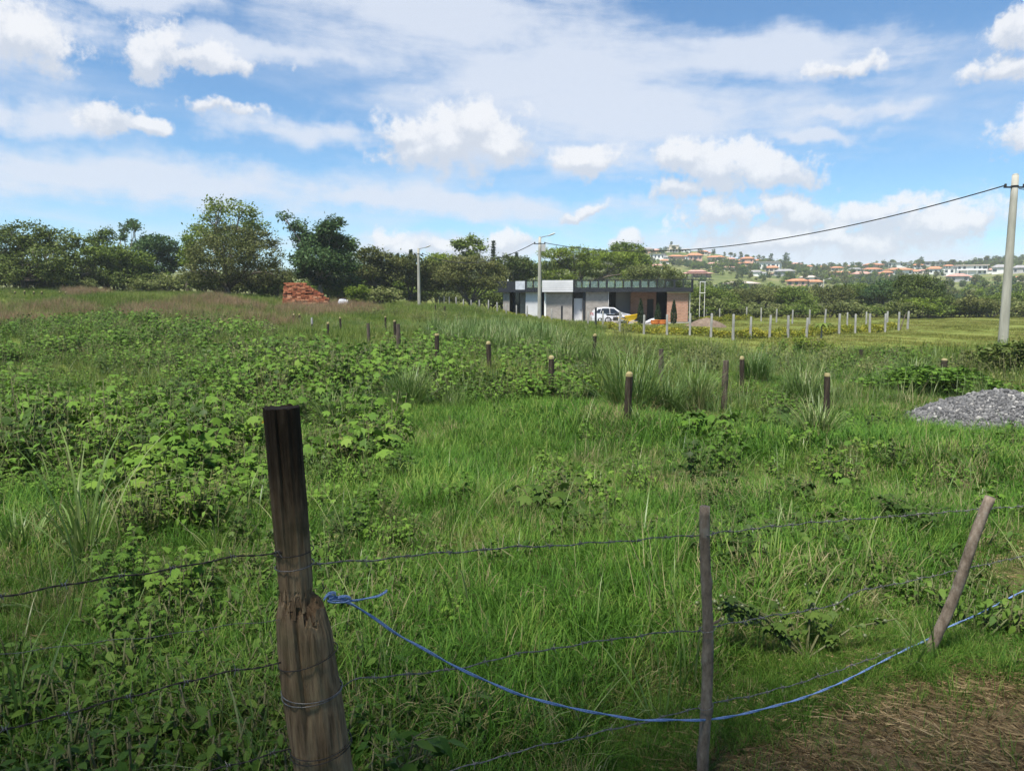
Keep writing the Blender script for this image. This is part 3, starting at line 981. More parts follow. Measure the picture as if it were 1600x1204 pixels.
    for i in range(1, k):
        for j in range(n):
            F_.append((1 + (i - 1) * n + j, 1 + i * n + j, 1 + i * n + (j + 1) % n, 1 + (i - 1) * n + (j + 1) % n))
    o = MB().add(V, F_).build('earth_mound', 'earth', loc=c, smooth=True)
    tag(o, 'low mound of dark dug earth beside the brick end of the house', 'earth mound')


build_yard()


# ------------------------------------------------------------------ concrete fence posts
FP0, FP1 = Vector((-8.25, 85, 0)), Vector((12.15, 41, 0))
FP2, FP3 = Vector((28.6, 53.5, 0)), Vector((21.5, 90, 0))


def on_line(px, a, b):
    d = ray(px, 480)
    M_ = np.array([[b.x - a.x, -d.x], [b.y - a.y, -d.y]])
    s, t = np.linalg.solve(M_, np.array([-a.x, -a.y]))
    x_, y_ = a.x + (b.x - a.x) * s, a.y + (b.y - a.y) * s
    return Vector((x_, y_, gz(x_, y_)))


def post_mesh(seed, h, w=0.058):
    r = random.Random(seed)
    m_ = MB()
    rings = []
    for z_, k in ((-0.35, 1.05), (0, 1.04), (h * 0.5, 1.0), (h - 0.05, 0.95), (h, 0.78)):
        rings.append([(sx * w * k + r.uniform(-.003, .003), sy * w * k + r.uniform(-.003, .003), z_) for sx, sy in ((-1, -.75), (-.75, -1), (.75, -1), (1, -.75), (1, .75), (.75, 1), (-.75, 1), (-1, .75))])
    return m_.rings(rings).mesh('concrete_post')


PM = [post_mesh(k, 1.27 + 0.03 * k) for k in range(4)]


def cpost(p, label, group, k, h=1.0):
    o = obj('concrete_post', PM[k % 4], 'concrete_post', loc=(p.x, p.y, p.z))
    o.rotation_euler = (random.uniform(-.025, .025), random.uniform(-.025, .025), random.uniform(-.4, .4))
    o.scale = (1, 1, h)
    tag(o, label, 'fence post', group)


ORD = ['zeroth', 'first', 'second', 'third', 'fourth', 'fifth', 'sixth', 'seventh', 'eighth', 'ninth', 'tenth', 'eleventh', 'twelfth', 'thirteenth', 'fourteenth', 'fifteenth', 'sixteenth', 'seventeenth', 'eighteenth', 'nineteenth', 'twentieth']
k = 0
for px in (687, 694, 702, 713, 724, 736, 749, 763, 777, 791, 807, 824, 862, 919, 942, 969, 1007, 1043, 1079, 1112):
    cpost(on_line(px, FP0, FP1), ORD[20 - k] + ' concrete post from the corner post, in the row before the house', 'concrete posts in front of the house', k)
    k += 1
o_c = on_line(1145, FP0, FP1)
cpost(FP1 + Vector((0, 0, gz(FP1.x, FP1.y))), 'tallest pale concrete post at the corner where two fence rows meet', 'corner post', k, 1.12)
for px in (1174, 1204, 1233, 1262, 1313, 1338, 1361, 1385, 1406, 1420):
    k += 1
    cpost(on_line(px, FP1, FP2), ORD[k - 20] + ' concrete post from the corner post, along the pasture hedge', 'concrete posts along the pasture', k)
for px in (1086, 1104, 1125, 1167, 1190, 1214, 1239, 1266, 1290, 1325, 1355, 1388):
    k += 1
    cpost(on_line(px, FP3, FP2), ORD[k - 30] + ' concrete post from the house, in the far row before the bushes', 'concrete posts of the far row', k)
# leaning brace at the end of the pasture row
b0, b1 = on_line(1408, FP1, FP2), on_line(1417, FP1, FP2)
o = MB().tube([(b0.x, b0.y, b0.z), (b1.x - 0.05, b1.y, b1.z + 1.1)], 0.035, 6).build('brace_pole', 'wood_grey')
tag(o, 'thin wooden pole bracing the last concrete post of the pasture row', 'brace')
# two black posts before the driveway
for px, Y in ((878, 58), (931, 53)):
    p = G(px, Y)
    o = MB().rings([[(sx * .07, sy * .07, z_) for sx, sy in ((-1, -1), (1, -1), (1, 1), (-1, 1))] for z_ in (-.3, 0, 1.35, 1.6)]).build('black_post', 'black_steel', loc=p, bevel=0.01)
    tag(o, 'slim black post standing in front of the house driveway', 'post', 'black posts at the driveway')


# ------------------------------------------------------------------ wooden posts across the field
def wood_post(px, yt, Y, style, label, group=None, w=0.055):
    p = G(px, Y)
    h = at(px, yt, Y).z - p.z
    root = empty('wooden_stake', p)
    tag(root, label, 'fence post', group)
    r = random.Random(int(px * 7 + yt))
    lean = (r.uniform(-.04, .04), r.uniform(-.04, .04))
    tip = {'yellow': 0.07, 'pale': 0.05, 'plain': 0.0, 'bamboo': 0.0, 'half': 0.3}[style]
    hs = h - tip
    rings = []
    n = 7
    for i in range(n + 1):
        z_ = -0.3 + (hs + 0.3) * i / n
        f = 1 + r.uniform(-.06, .06)
        if style == 'bamboo' and i in (3, 5):
            f *= 1.15
        rings.append([(lean[0] * z_ + w * f * math.cos(a) * (1 + r.uniform(-.05, .05)), lean[1] * z_ + w * f * math.sin(a), z_) for a in np.linspace(0, 2 * math.pi, 9, endpoint=False)])
    MB().rings(rings).build('shaft', 'wood_grey' if style == 'bamboo' else 'wood_dark', root, smooth=False)
    if tip:
        rings = []
        for z_, f in ((hs - 0.01, 1.04), (hs + tip * .5, 0.98), (hs + tip, 0.45 if style == 'yellow' else 0.8)):
            rings.append([(lean[0] * z_ + w * f * math.cos(a), lean[1] * z_ + w * f * math.sin(a), z_) for a in np.linspace(0, 2 * math.pi, 9, endpoint=False)])
        MB().rings(rings).build('tip', 'wood_tip' if style != 'half' else 'concrete_post', root)


WP = [
    (1136, 563, 15.5, 'bamboo', 'thick bare brown stake with a ringed joint, among the tall grass', .06),
    (1164, 556, 17.5, 'yellow', 'dark stake with yellow tip beside the thick bare ringed stake', .055),
    (1300, 583, 13.6, 'pale', 'short dark stake with pale tip half sunk in tufted grass', .055),
    (983, 580, 12.2, 'yellow', 'dark stake standing inside the big dry-footed grass clump', .06),
    (1035, 545, 18.5, 'bamboo', 'plain brown stake standing alone behind the big dry-footed grass clump', .06),
    (928, 521, 22.0, 'yellow', 'slim dark stake with pointed pale yellow tip in front of the hedge', .055),
    (863, 555, 16.6, 'yellow', 'dark stake with yellow tip sunk in a wide tuft of cane grass', .065),
    (765, 533, 20.0, 'yellow', 'dark stake with square pale yellow tip among leafy weeds', .065),
    (681, 521, 22.0, 'pale', 'thick dark stake with worn pale top rising from leafy weeds', .07),
    (622, 506, 25.0, 'bamboo', 'blotchy brown stake with eaten top at the edge of the leafy weeds', .065),
    (576, 505, 29.0, 'bamboo', 'plain greyish stake in the yellow-green grass', .06),
    (511, 503, 32.0, 'yellow', 'black stake with white tip nearest the dry red grass', .055),
    (487, 496, 36.0, 'half', 'stake with long pale upper half below the brick pile', .055),
    (532, 495, 37.0, 'yellow', 'thin black stake with cream tip below the white sheeting', .05),
    (602, 494, 37.0, 'pale', 'thin dark stake in front of the grey dead bush', .05),
    (617, 500, 31.0, 'pale', 'short dark stake with cream tip next to the blotchy brown stake', .06),
    (459, 490, 42.0, 'yellow', 'left of two small white-tipped stakes below the brick pile', .055),
    (467, 490, 42.5, 'yellow', 'right of two small white-tipped stakes below the brick pile', .055),
    (1350, 546, 26.0, 'plain', 'small dark stub of a stake at the edge of the pasture', .07),
    (1482, 560, 20.5, 'pale', 'small dark stub of a stake close to the gravel heap', .08),
    (695, 478, 60.0, 'plain', 'short black stake at the end of the concrete post row', .06),
    (680, 476, 60.0, 'plain', 'short brown stake before the concrete post row', .06),
]
for px, yt, Y, st, lab, w in WP:
    wood_post(px, yt, Y, st, lab, None, w)
for px, yt in ((9, 460), (25, 455), (40, 454), (55, 455), (67, 455), (95, 455), (104, 456)):
    wood_post(px, yt, 58.0, 'yellow', 'small dark pale-tipped stake in the row below the big spreading tree', 'stakes below the big spreading tree', .06)


# ------------------------------------------------------------------ utility poles and cables
def utility_pole(px, ytop, Y, r0, r1, label, lamp=True, box=True, base=None):
    p = G(px, Y) if base is None else base
    h = at(px, ytop, Y).z - p.z
    root = empty('utility_pole', p)
    tag(root, label, 'utility pole')
    rings = []
    for i in range(9):
        t = i / 8
        z_ = -0.5 + (h + 0.5) * t
        r_ = r0 + (r1 - r0) * t
        rings.append([(r_ * math.cos(a), r_ * math.sin(a), z_) for a in np.linspace(0, 2 * math.pi, 16, endpoint=False)])
    m_ = MB().rings(rings)
    sh = m_.build('shaft', 'concrete_pole', root, smooth=True)
    MB().rings([[(r1 * q * math.cos(a), r1 * q * math.sin(a), h + z_) for a in np.linspace(0, 2 * math.pi, 16, endpoint=False)] for z_, q in ((0.001, .9), (.05, .8), (.08, .3))]).build('cap', 'concrete_pole', root)
    # clamp band
    MB().rings([[(r1 * q * math.cos(a), r1 * q * math.sin(a), h - .5 + z_) for a in np.linspace(0, 2 * math.pi, 16, endpoint=False)] for z_, q in ((0, 1.02), (0.0, 1.15), (.07, 1.15), (.07, 1.02))]).build('clamp_band', 'cable', root)
    MB().box((-0.45, -0.05, h - 0.53), (0.45, 0.05, h - 0.47)).build('cross_arm', 'cable', root)
    for s in (-0.4, 0.4):
        MB().rings([[(s + q * math.cos(a), q * math.sin(a), h - .47 + z_) for a in np.linspace(0, 2 * math.pi, 10, endpoint=False)] for z_, q in ((0, .03), (.03, .06), (.06, .04), (.09, .06), (.12, .03))]).build('insulator', 'dark_interior', root)
    if lamp:
        arm = MB().tube([(0, 0, h - 0.05), (0.25, -.1, h + 0.04), (0.7, -.3, h + 0.12)], 0.03, 6).build('lamp_arm', 'rim_metal', root)
        MB().rings([[(x_, -.3 - (x_ - .7) * .4 + w_ * math.cos(a), h + .12 + (x_ - .7) * .35 + .5 * w_ * math.sin(a)) for a in np.linspace(0, 2 * math.pi, 10, endpoint=False)] for x_, w_ in ((.62, .05), (.75, .12), (1.0, .15), (1.2, .08))]).build('lamp_head', 'wall_grey', root)
    if box:
        MB().box((r1 + .02, -.15, h - 1.1), (r1 + .34, .15, h - .55)).build('meter_box', 'wall_grey', root, bevel=0.02)
    return Vector((p.x, p.y, p.z + h)), root


pa, _ = utility_pole(1571, 274, 33.0, 0.21, 0.135, 'stout bare concrete utility pole rising from the pasture near the gravel heap', False, False)
pb, _ = utility_pole(843, 371, 60.0, 0.17, 0.11, 'pale concrete street-lamp pole with box in front of the house')
pc, _ = utility_pole(655, 389, 71.0, 0.17, 0.11, 'pale concrete street-lamp pole standing by the tree line', True, False)
utility_pole(1285, 437, 135.0, 0.16, 0.11, 'slender pale lamp pole far off among the bushes below the hillside houses', True, False)


def cable(a, b, sag, rad, label):
    pts = []
    for i in range(41):
        t = i / 40
        p = a.lerp(b, t)
        p.z -= sag * 4 * t * (1 - t)
        pts.append(p)
    o = MB().tube(pts, rad, 5).build('power_cable', 'cable')
    tag(o, label, 'cable')


d = Vector((0, 0, -0.47))
cable(pa + d + Vector((-.4, 0, 0.05)), pb + d + Vector((.4, 0, 0.05)), 1.55, 0.028, 'long black cable sagging from the stout pole to the pole before the house')
cable(pb + d + Vector((-.4, 0, 0.05)), pc + d + Vector((.4, 0, 0.05)), 1.2, 0.03, 'short black cable between the two street-lamp poles')
cable(pa + d + Vector((.4, 0, 0.05)), Vector((40, 10, 7.6)), 0.8, 0.028, 'black cable leaving the stout pole away from the house')
cable(pa + d + Vector((.2, 0, -0.1)), Vector((34, 16, 3.2)), 0.3, 0.02, 'thin drop cable hanging down from the head of the stout pole')


# ------------------------------------------------------------------ brick stack, sheeting
def build_brick_stack():
    c = G(472, 58)
    c.z = gz(c.x, c.y) - 0.05
    r = np.random.default_rng(3)
    m_ = MB()
    L0, H0, W0 = 3.2, 2.05, 1.5
    bl, bh, bw = 0.31, 0.115, 0.2
    nz = int(H0 / bh)
    for k in range(nz):
        z_ = k * bh
        f = k / nz
        x0 = -1.45 + 0.05 * k * 0.35 + r.uniform(-.03, .03)
        x1 = (1.75 if f < .35 else 1.75 - (f - .35) * 2.9) + r.uniform(-.12, .12)
        y0 = -W0 / 2 + 0.1 * f
        for j in range(7):
            xx = x0 + (0.12 if (k + j) % 2 else 0)
            yy = y0 + j * bw
            while xx < x1:
                if r.random() > 0.05 or j not in (0, 6):
                    dx, dy, dz = r.uniform(-.025, .025), r.uniform(-.05, .05), r.uniform(-.012, .012)
                    m_.box((xx + dx, yy + dy, z_ + dz), (xx + bl - .02 + dx, yy + bw - .015 + dy, z_ + bh - .008 + dz), r=float(r.random()))
                xx += bl
    for i in range(60):
        x_, y_ = r.uniform(1.2, 2.4), r.uniform(-1.0, .8)
        m_.box((x_, y_, 0), (x_ + bl, y_ + bw, bh), r=float(r.random()))
    root = empty('brick_stack', c, 0.12)
    tag(root, 'loosely stacked heap of red clay bricks before the tree line', 'brick stack')
    b = m_.build('bricks', 'loose_brick', root)
    tag(b, kind='stuff')
    # pile under white and blue sheeting
    c = G(541, 60)
    root = empty('covered_pile', c, 0.1)
    root.scale = (.85, .85, .75)
    tag(root, 'small pile covered by white and dark blue sheeting beside the round bush', 'covered pile')
    V, n, k = [], 14, 8
    for j in range(k + 1):
        for i in range(n + 1):
            x_, y_ = -0.85 + 1.7 * i / n, -0.5 + 1.0 * j / k
            e = min(i, n - i, j * 1.4, (k - j) * 1.4) / 2.0
            V.append((x_, y_, -.1 + 0.95 * min(1, e) ** .6 + 0.13 * mnoise.noise(Vector((x_ * 2.6, y_ * 2.6, 1)))))
    F_ = [(j * (n + 1) + i, j * (n + 1) + i + 1, (j + 1) * (n + 1) + i + 1, (j + 1) * (n + 1) + i) for j in range(k) for i in range(n)]
    MB().add(V, F_).build('white_sheet', 'sheet_white', root, smooth=True)
    V2 = [(x_ * .98, y_ * .96, z_ + 0.03) for x_, y_, z_ in V]
    F2 = [f for q, f in enumerate(F_) if 2 <= q % n < n - 2 and 2 <= q // n < k - 1]
    MB().add(V2, F2).build('blue_sheet', 'sheet_blue', root, smooth=True)


build_brick_stack()


# ------------------------------------------------------------------ gravel heap
def stone_verts(r):
    t = (1 + 5 ** .5) / 2
    V = np.array([(-1, t, 0), (1, t, 0), (-1, -t, 0), (1, -t, 0), (0, -1, t), (0, 1, t), (0, -1, -t), (0, 1, -t), (t, 0, -1), (t, 0, 1), (-t, 0, -1), (-t, 0, 1)]) / 1.9
    F_ = [(0, 11, 5), (0, 5, 1), (0, 1, 7), (0, 7, 10), (0, 10, 11), (1, 5, 9), (5, 11, 4), (11, 10, 2), (10, 7, 6), (7, 1, 8), (3, 9, 4), (3, 4, 2), (3, 2, 6), (3, 6, 8), (3, 8, 9), (4, 9, 5), (2, 4, 11), (6, 2, 10), (8, 6, 7), (9, 8, 1)]
    return V, np.array(F_)


def build_gravel():
    c = G(1572, 13.6)
    root = empty('gravel_heap', (c.x, c.y, gz(c.x, c.y)))
    tag(root, 'wide low heap of grey crushed gravel in the grass', 'gravel heap')
    RX, RY, H = 1.62, 1.5, 0.58

    def hh(x_, y_):
        q = np.sqrt((x_ / RX) ** 2 + (y_ / RY) ** 2)
        return H * np.clip(1 - q ** 1.75, 0, 1) * (1 + .12 * np.sin(x_ * 3 + 1) * np.cos(y_ * 2.5)) - 0.03
    n, k = 48, 16
    V = [(0, 0, H - .03)]
    for i in range(1, k + 1):
        for j in range(n):
            a = 2 * math.pi * j / n
            x_, y_ = 1.03 * RX * i / k * math.cos(a), 1.03 * RY * i / k * math.sin(a)
            V.append((x_, y_, float(hh(x_, y_)) - (0.12 if i == k else 0)))
    F_ = [(0, 1 + j, 1 + (j + 1) % n) for j in range(n)]
    for i in range(1, k):
        for j in range(n):
            F_.append((1 + (i - 1) * n + j, 1 + i * n + j, 1 + i * n + (j + 1) % n, 1 + (i - 1) * n + (j + 1) % n))
    MB().add(V, F_, r=0.3).build('mound', 'gravel_stone', root, smooth=True)
    N = 24000
    r = np.random.default_rng(11)
    a = r.uniform(0, 2 * np.pi, N)
    q = np.sqrt(r.uniform(0, 1, N)) * 1.04
    q = np.where(r.random(N) < .07, q * r.uniform(1.0, 1.4, N), q)
    x_, y_ = RX * q * np.cos(a), RY * q * np.sin(a)
    z_ = np.maximum(hh(x_, y_), -0.01)
    V0, F0 = stone_verts(r)
    s = r.gamma(1.8, 0.0062, N) + 0.006
    sc = s[:, None] * r.uniform(.55, 1.25, (N, 3))
    jit = r.uniform(.8, 1.2, (N, 12, 1))
    P = V0[None] * jit * sc[:, None, :]
    ang = r.uniform(0, 2 * np.pi, N)
    ca, sa = np.cos(ang), np.sin(ang)
    tl = r.uniform(-1, 1, N)
    ct, st_ = np.cos(tl), np.sin(tl)
    X_ = P[..., 0] * ct[:, None] + P[..., 2] * st_[:, None]
    Z_ = -P[..., 0] * st_[:, None] + P[..., 2] * ct[:, None]
    Y_ = P[..., 1]
    P = np.stack([X_ * ca[:, None] - Y_ * sa[:, None], X_ * sa[:, None] + Y_ * ca[:, None], Z_], -1)
    P = P + np.stack([x_, y_, z_ + s * .35], -1)[:, None, :]
    Fa = (F0[None] + (np.arange(N) * 12)[:, None, None]).reshape(-1, 3)
    rr = np.repeat(r.random(N), 12)
    o = obj('stones', np_mesh('stones', P.reshape(-1, 3), [Fa], rr), 'gravel_stone', root)
    tag(o, kind='stuff')
    return c


GRAVEL = build_gravel()


# ------------------------------------------------------------------ foliage builders
def unit(v):
    return v / np.maximum(np.linalg.norm(v, axis=-1, keepdims=True), 1e-9)


def leaf_quads(C, size, r, flat=0.5, aspect=0.55, droop=0.0, out=None):
    """one folded diamond leaf per centre; returns V, F, rnd"""
    N = len(C)
    a = r.normal(size=(N, 3))
    a[:, 2] = a[:, 2] * (1 - flat) - droop
    if out is not None:
        a = a * 0.8 + out * 0.8
    a = unit(a)
    up = r.normal(size=(N, 3)) * (1 - flat) + np.array([0, 0, 1.0]) * (0.4 + flat)
    b = unit(np.cross(up, a))
    s = (size * r.uniform(.6, 1.35, N))[:, None]
    nrm = np.cross(a, b)
    base = C - a * s * .5
    tip = C + a * s * .5 - nrm * s * .12
    l = C + b * s * aspect * .5 + nrm * s * .10
    q = C - b * s * aspect * .5 + nrm * s * .10
    V = np.stack([base, l, tip, q], 1).reshape(-1, 3)
    i = np.arange(N) * 4
    Fq = np.stack([i, i + 1, i + 2, i + 3], 1)
    rnd = np.repeat(r.random(N), 4)
    return V, Fq, rnd


def crown_points(lumps, n, r, clump=0.55, shell=0.62, low=0.55):
    """leaf centres gathered in clumps over the outer part of the lumps"""
    lumps = np.asarray(lumps, float)
    vol = (lumps[:, 3] * lumps[:, 4] * lumps[:, 5]) ** (2 / 3)
    per = 15
    nc = max(6, n // per)
    pick = r.choice(len(lumps), nc, p=vol / vol.sum())
    L = lumps[pick]
    d = unit(r.normal(size=(nc, 3)))
    d[:, 2] = np.where(d[:, 2] < 0, d[:, 2] * low, d[:, 2])
    rad = r.uniform(shell, 1.03, nc)[:, None] ** 0.7
    cc = L[:, :3] + d * rad * L[:, 3:6]
    cs = clump * r.uniform(.55, 1.5, nc)
    idx = r.integers(0, nc, n)
    off = r.normal(size=(n, 3)) * 0.5
    off[:, 2] *= 0.6
    off[:, 2] += 0.15 * np.abs(off[:, 0])
    P = cc[idx] + off * cs[idx][:, None]
    return P, unit(d[idx] + 0.2), cc


def limb(m_, a, b, r0, r1, r, k=6, bend=0.12, n=5):
    a, b = np.asarray(a, float), np.asarray(b, float)
    Lg = np.linalg.norm(b - a)
    mid = r.normal(size=3) * bend * Lg
    pts, rad = [], []
    for i in range(n + 1):
        t = i / n
        p = a * (1 - t) + b * t + mid * (4 * t * (1 - t)) * .5
        p[2] += 0.06 * Lg * math.sin(math.pi * t)
        pts.append(tuple(p))
        rad.append(r0 + (r1 - r0) * t)
    m_.tube(pts, rad, k)
    return pts


def auto_lumps(W, H, h0, r, n=9, spread=1.0, flat=False):
    """lumps filling a crown of width W from height h0 to H"""
    out = []
    cz, rz = (H + h0) / 2, (H - h0) / 2
    for i in range(n):
        a = 2 * math.pi * (i + r.uniform(0, .8)) / n
        t = r.uniform(.25, .72) if i else 0.0
        z_ = cz + r.uniform(-.6, .62) * rz
        if flat:
            z_ = cz + r.uniform(-.3, .5) * rz
        wz = math.sqrt(max(.15, 1 - ((z_ - cz) / rz) ** 2 * .75))
        x_, y_ = W / 2 * t * wz * math.cos(a) * spread, W / 2 * t * wz * math.sin(a) * .8
        rr = W / 2 * r.uniform(.30, .50)
        hz = min(rr * r.uniform(.6, .95), (H - z_) * 1.0 + .15 * rz, rz * .75)
        out.append((x_, y_, z_, rr, rr, max(hz, .3 * rz)))
    out.append((0, 0, cz + rz * .45, W * .28, W * .26, rz * .55))
    return out


def make_tree(name, label, p, H, W, mat, seed, h0=None, n=7000, leaf=0.30, lumps=None, trunk=None, bark='bark',
              clump=0.55, shell=0.62, flat=0.45, droop=0.0, group=None, cat='tree', aspect=0.55, low=0.55, flatcrown=False, lean=0.0):
    r = np.random.default_rng(seed)
    h0 = H * .22 if h0 is None else h0
    lumps = auto_lumps(W, H, h0, r, flat=flatcrown) if lumps is None else lumps
    tr = (0.035 * H if trunk is None else trunk)
    root = empty(name, p, 0)
    tag(root, label, cat, group)
    m_ = MB()
    fork = np.array((lean * .3, 0, max(h0 * 1.0, H * .16)))
    limb(m_, (0, 0, -0.4), fork, tr * 1.25, tr * .85, r, 8, .05)
    for L in lumps:
        e = np.array(L[:3])
        pts = limb(m_, fork * r.uniform(.6, 1.0), e, tr * .55, tr * .16, r, 6, .14)
        for j in range(3):
            d = unit(r.normal(size=(1, 3)))[0]
            d[2] = abs(d[2])
            limb(m_, pts[r.integers(2, 5)], e + d * np.array(L[3:6]) * .85, tr * .2, tr * .05, r, 4, .12, 4)
    m_.build('trunk', bark, root, smooth=True)
    n = int(n * 1.35) if n > 4700 else n
    P, out, cc = crown_points(lumps, n, r, clump, shell, low)
    keep = P[:, 2] > 0.12
    V, Fq, rn = leaf_quads(P[keep], leaf, r, flat, aspect, droop, out[keep])
    obj('crown', np_mesh('crown', V, [Fq], rn), mat, root)
    return root


def px_tree(name, label, px, ytop, wpx, Y, mat, seed, **kw):
    p = G(px, Y)
    H = at(px, ytop, Y).z - p.z
    W = wpx / F * Y
    lm = kw.pop('lump_px', None)
    if lm:      # lumps given as picture ellipses at this tree's distance
        ls = []
        rr = np.random.default_rng(seed)
        for (lx, ly, lw, lh) in lm:
            q = at(lx, ly, Y)
            ls.append((q.x - p.x, rr.uniform(-.3, .3) * W, q.z - p.z, lw / F * Y, lw / F * Y * .9, lh / F * Y))
        kw['lumps'] = ls
    return make_tree(name, label, p, H, W, mat, seed, **kw)


# ------------------------------------------------------------------ the tree line
px_tree('spreading_tree', 'broad dark spreading tree with low crown at the end of the stake row', 40, 350, 230, 72, 'crown_dark', 21, n=15000, leaf=.27,
        lump_px=[(-20, 385, 50, 26), (30, 372, 45, 24), (70, 378, 40, 20), (110, 408, 26, 22), (50, 410, 60, 26), (-40, 420, 50, 26), (95, 430, 30, 18), (20, 432, 50, 16), (118, 428, 14, 16)], trunk=.3, h0=2)
px_tree('leafy_tree', 'light green twin-topped tree rising behind the thicket', 172, 364, 70, 92, 'crown_mid', 22, n=4500, leaf=.3,
        lump_px=[(152, 376, 10, 11), (174, 372, 13, 12), (165, 395, 24, 16), (180, 410, 26, 16)], h0=3)
px_tree('gaunt_tree', 'tall gaunt tree with open dark tufts against the sky', 208, 345, 60, 105, 'crown_blue', 23, n=2400, leaf=.34, clump=.5, shell=.3,
        lump_px=[(190, 357, 8, 9), (206, 351, 9, 8), (218, 357, 8, 8), (198, 372, 8, 10), (226, 374, 9, 8), (210, 386, 11, 10), (236, 382, 6, 7)], h0=5, trunk=.2, bark='bark_pale')
px_tree('thicket_tree', 'mid-green rounded tree in the thicket beside the spreading tree', 170, 388, 120, 80, 'crown_mid', 24, n=9000, leaf=.27,
        lump_px=[(145, 405, 22, 18), (180, 400, 26, 18), (210, 412, 24, 18), (160, 425, 34, 18), (200, 432, 30, 16), (135, 428, 16, 16)], h0=1.6)
px_tree('thicket_tree', 'blue-green tree filling the gap before the tall open-topped tree', 248, 372, 90, 86, 'crown_blue', 25, n=7500, leaf=.28,
        lump_px=[(240, 395, 24, 18), (262, 385, 24, 16), (250, 418, 34, 20), (275, 405, 22, 20), (232, 425, 20, 16)], h0=1.6)
px_tree('thicket_tree', 'small yellow-green tree tucked against the olive dome', 298, 366, 40, 76, 'crown_bright', 26, n=2600, leaf=.24,
        lump_px=[(296, 375, 9, 8), (302, 392, 12, 10), (300, 410, 14, 12)], h0=2)
px_tree('open_tree', 'tallest tree with airy pale green crown showing sky through it', 352, 312, 160, 84, 'crown_mid', 27, n=4400, leaf=.32, clump=.75, shell=.25,
        lump_px=[(322, 340, 22, 16), (352, 326, 26, 14), (388, 336, 24, 16), (405, 356, 18, 16), (360, 352, 34, 14), (300, 356, 18, 10), (345, 372, 36, 14), (395, 376, 22, 12)], h0=4, trunk=.3, bark='bark_pale')
px_tree('dome_tree', 'big olive brown dome-shaped tree hung with creepers', 358, 348, 190, 70, 'crown_dome', 28, n=16000, leaf=.22,
        lump_px=[(345, 372, 40, 22), (385, 375, 36, 20), (315, 398, 34, 24), (370, 402, 52, 26), (420, 408, 36, 26), (340, 430, 52, 20), (400, 436, 48, 18), (298, 432, 22, 18), (432, 432, 24, 18)], h0=1.0)
px_tree('forked_tree', 'dark green tree whose two arching tops make a V', 502, 336, 120, 74, 'crown_blue', 29, n=12500, leaf=.34, droop=.35, aspect=.42,
        lump_px=[(453, 344, 8, 7), (463, 356, 12, 9), (475, 372, 15, 12), (490, 388, 18, 13), (530, 350, 11, 8), (522, 362, 16, 11), (512, 378, 22, 14), (535, 385, 22, 16), (505, 410, 36, 20), (540, 415, 24, 20), (520, 440, 36, 14), (480, 425, 20, 14)], h0=3.0, trunk=.22, bark='bark_pale')
px_tree('thicket_tree', 'olive tree with bare pale branches beside the forked tree', 588, 389, 90, 82, 'crown_olive', 30, n=8500, leaf=.26,
        lump_px=[(580, 402, 22, 13), (600, 410, 20, 14), (575, 428, 24, 14), (610, 435, 26, 16), (560, 440, 20, 12)], h0=2, bark='bark_pale')
px_tree('thicket_tree', 'dark olive tree behind the pole of the tree line', 640, 402, 80, 84, 'crown_olive', 31, n=7000, leaf=.26, h0=1.2,
        lump_px=[(620, 412, 20, 12), (648, 415, 22, 14), (675, 425, 20, 14), (635, 438, 30, 14), (668, 446, 24, 12)])
px_tree('airy_tree', 'thin-crowned tree with see-through top behind the olive brown mound tree', 735, 371, 60, 98, 'crown_mid', 32, n=1900, leaf=.36, shell=.2,
        lump_px=[(720, 385, 14, 9), (738, 378, 14, 8), (750, 388, 10, 8), (735, 398, 18, 8)], h0=4, trunk=.18, bark='bark_pale')
px_tree('mound_tree', 'wide olive brown mound-shaped tree left of the house', 735, 401, 120, 84, 'crown_olive', 33, n=12000, leaf=.22,
        lump_px=[(720, 415, 26, 14), (748, 413, 26, 13), (770, 425, 22, 14), (705, 432, 26, 14), (740, 438, 36, 16), (772, 445, 22, 12), (712, 450, 22, 10)], h0=1.0)
px_tree('thicket_tree', 'bright green bushy tree between the lamp pole and the olive mound', 690, 398, 60, 96, 'crown_bright', 34, n=5200, leaf=.28, h0=1.5,
        lump_px=[(690, 410, 22, 11), (675, 425, 18, 14), (705, 425, 16, 12)])
px_tree('thicket_tree', 'deep green tree showing above the left end of the roof', 803, 400, 80, 105, 'crown_dark', 35, n=7000, leaf=.3,
        lump_px=[(790, 412, 18, 12), (815, 414, 18, 12), (800, 430, 34, 14), (830, 425, 16, 14), (775, 428, 14, 12)], h0=2)
px_tree('flat_topped_tree', 'wide flat-topped bright green tree behind the house roof', 905, 388, 180, 112, 'crown_bright', 36, n=15000, leaf=.32, flat=.7, trunk=.35,
        lump_px=[(865, 400, 26, 8), (895, 396, 28, 9), (935, 398, 30, 9), (965, 404, 28, 10), (985, 415, 20, 12), (860, 418, 26, 10), (905, 414, 40, 12), (945, 425, 40, 12), (870, 432, 30, 10), (985, 430, 20, 8)], h0=3)
px_tree('rounded_tree', 'round green tree rising above the end of the flat-topped tree', 982, 379, 60, 125, 'crown_mid', 37, n=7000, leaf=.34,
        lump_px=[(972, 388, 16, 9), (992, 392, 16, 10), (985, 408, 26, 14), (1005, 415, 14, 12)], h0=3)
px_tree('yellow_bush_tree', 'yellowish bushy tree above the glass railing', 1015, 412, 90, 100, 'crown_pale', 38, n=6500, leaf=.26,
        lump_px=[(1000, 425, 20, 10), (1030, 426, 22, 10), (1055, 432, 18, 8), (1000, 440, 30, 10), (1045, 445, 26, 8)], h0=1.5, cat='tree')
